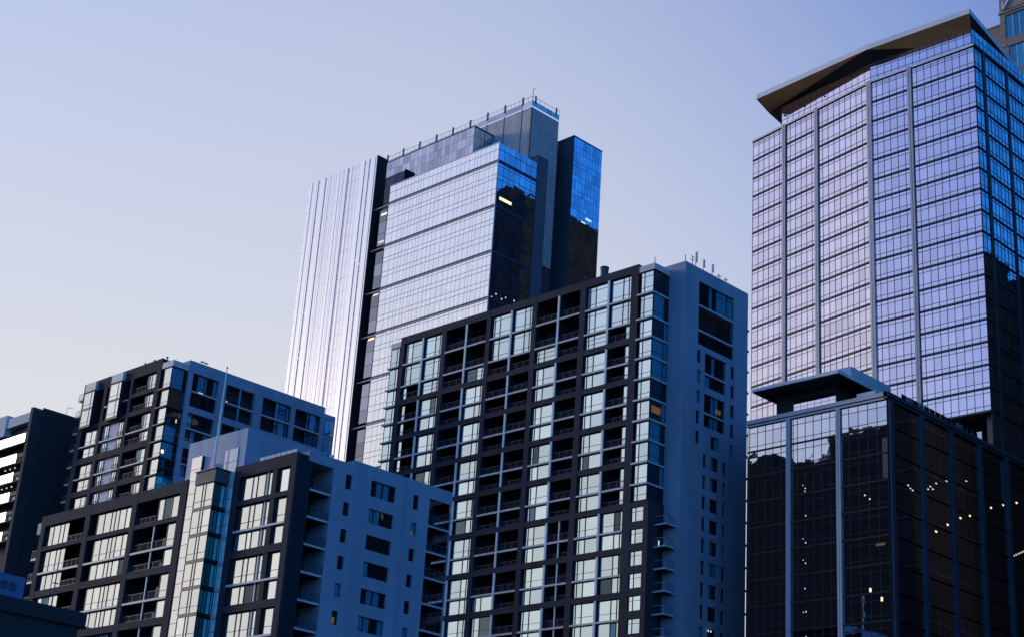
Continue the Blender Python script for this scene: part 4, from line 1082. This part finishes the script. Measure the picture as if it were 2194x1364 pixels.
# ================================================================== sandstone tower (upper right corner)
def stone_tower():
    T = thing('stone_tower', 'brown sandstone tower with teal windows and a gable, in the upper right corner', 'building', (300, 140, 0))
    F = west(300.0); S = south(100.0)
    ops = [(139.0, 150.5, 205.4, 211.7), (138.0, 150.0, 197.2, 203.4), (138.0, 150.0, 189, 195.2), (138, 150, 181, 187)]
    b = MB(); wall_open(b, F, 120, 151.8, 100, 216.4, ops, .6, BRICK)
    b.poly([(300, 151.8, 100), (330, 151.8, 100), (330, 151.8, 216.4), (300, 151.8, 216.4)], BRICK)
    b.poly([(300, 120, 100), (330, 120, 100), (330, 120, 216.4), (300, 120, 216.4)], BRICK)
    b.poly([(300, 120, 216.4), (330, 120, 216.4), (330, 151.8, 216.4), (300, 151.8, 216.4)], BRICK)
    b.build('wall', T)
    b = MB(); b.box(300.4, 330, 151.82, 155.2, 100, 209.7, BRICK); b.build('side_wing', T)
    b = MB(); b.box(300.2, 330, 151.84, 155.4, 209.7, 210.1, BRICK2); b.build('wing_coping', T)
    b = MB(); b.box(299.7, 300.6, 120, 152.05, 212.3, 212.8, BRICK2); b.build('string_course', T)
    b = MB(); b.box(299.8, 300.5, 150.6, 152.0, 203.4, 204.0, BRICK2); b.build('string_course', T)
    b = MB()
    b.hexa([(299.5, 141, 212.8), (301, 141, 212.8), (301, 151, 212.8), (299.5, 151, 212.8), (299.5, 144.5, 217.5), (301, 144.5, 217.5), (301, 147.5, 217.5), (299.5, 147.5, 217.5)], BRICK2); b.build('gable', T)
    b = MB(); b.bar((299.3, 150.6, 213.0), (299.3, 147.6, 216.9), .22, LPALE); b.bar((299.3, 150.6, 213.0), (299.3, 150.6, 215.0), .16, LPALE); b.build('gable_trim', T)
    for (a, c, e, gg) in ops:
        n = 7
        window(T, F, a+.05, c-.05, e+.05, gg-.05, .35, [1]*n, GT, [1.6, 4.3], fw=.07, frame=LEDGE)
    for zz in (204.9, 206.5, 208.1, 209.7):    # stone courses
        b = MB(); b.fbox(F, 150.62, 151.75, zz, zz+1.5, -.05, 0, BRICK); b.build('stone_block', T)
        b = MB(); b.box(300.3, 300.42, 151.9, 154.9, zz-6, zz-4.55, BRICK); b.build('stone_block', T)
    box_part('inner_core', T, 301, 329, 121, 151, 90, 215, DARK)
    box_part('lower_wall', T, 300.1, 330, 120.1, 151.7, 0, 100, BRICK)
stone_tower()

# ================================================================== neighbours outside the frame that the glass mirrors
def neighbour(label, x0, x1, y0, y1, h, tops, lit, seed):
    T = thing('neighbour_tower', label, 'building', ((x0+x1)/2, (y0+y1)/2, 0), 'dark neighbour towers mirrored in the glass')
    rnd = random.Random(seed)
    b = MB(); b.box(x0, x1, y0, y1, 0, h, NEIGH)
    b.build('wall', T)
    for (a, c, e, gg, z) in tops:
        b = MB(); b.box(x0+(x1-x0)*a, x0+(x1-x0)*c, y0+(y1-y0)*e, y0+(y1-y0)*gg, h, z, NEIGH); b.build('roof_block', T)
    z = 8.0
    while z < h-2:
        b = MB(); b.box(x0-.15, x1+.15, y0-.15, y1+.15, z, z+.5, NEIGH2); b.build('floor_band', T); z += 8.0
    for i in range(lit):
        zz = rnd.uniform(h*.35, h*.95)
        b = MB()
        if rnd.random() < .5: u = rnd.uniform(y0, y1-3); b.box(x0-.2, x0-.16, u, u+rnd.uniform(.6, 2.4), zz, zz+.8, WARMD)
        else: u = rnd.uniform(x0, x1-3); b.box(u, u+rnd.uniform(.6, 2.4), y1+.16, y1+.2, zz, zz+.8, WARMD)
        b.build('lit_window', T)
neighbour('dark tower beyond the right edge, mirrored in the side of the corner tower', 222, 288, 25, 75, 178, [(.2, .6, .2, .7, 186)], 16, 1)
neighbour('dark broad tower beyond the right edge, mirrored low in the lavender tower side', 292, 380, 28, 78, 152, [(.0, .25, .3, 1, 156), (.4, .6, .5, 1, 159)], 16, 2)
neighbour('very tall dark tower far right of frame, mirrored in the silver tower side', 372, 430, 70, 140, 262, [(.1, .6, .2, .8, 272)], 24, 3)
neighbour('dark mid-rise beyond the right edge, mirrored in the blue wall windows', 150, 214, -30, 35, 96, [(.3, .7, .2, .8, 102)], 8, 4)
neighbour('dark tower beyond the left edge, mirrored in the black glass block', -90, -40, 224, 300, 143, [(.2, 1, .0, .35, 149), (.2, 1, .6, .8, 147)], 10, 5)
neighbour('dark low-rise beyond the left edge, mirrored in the lowest white windows', 15, 60, 240, 310, 47, [(.5, 1, .1, .3, 51), (.5, 1, .6, .7, 50)], 6, 6)
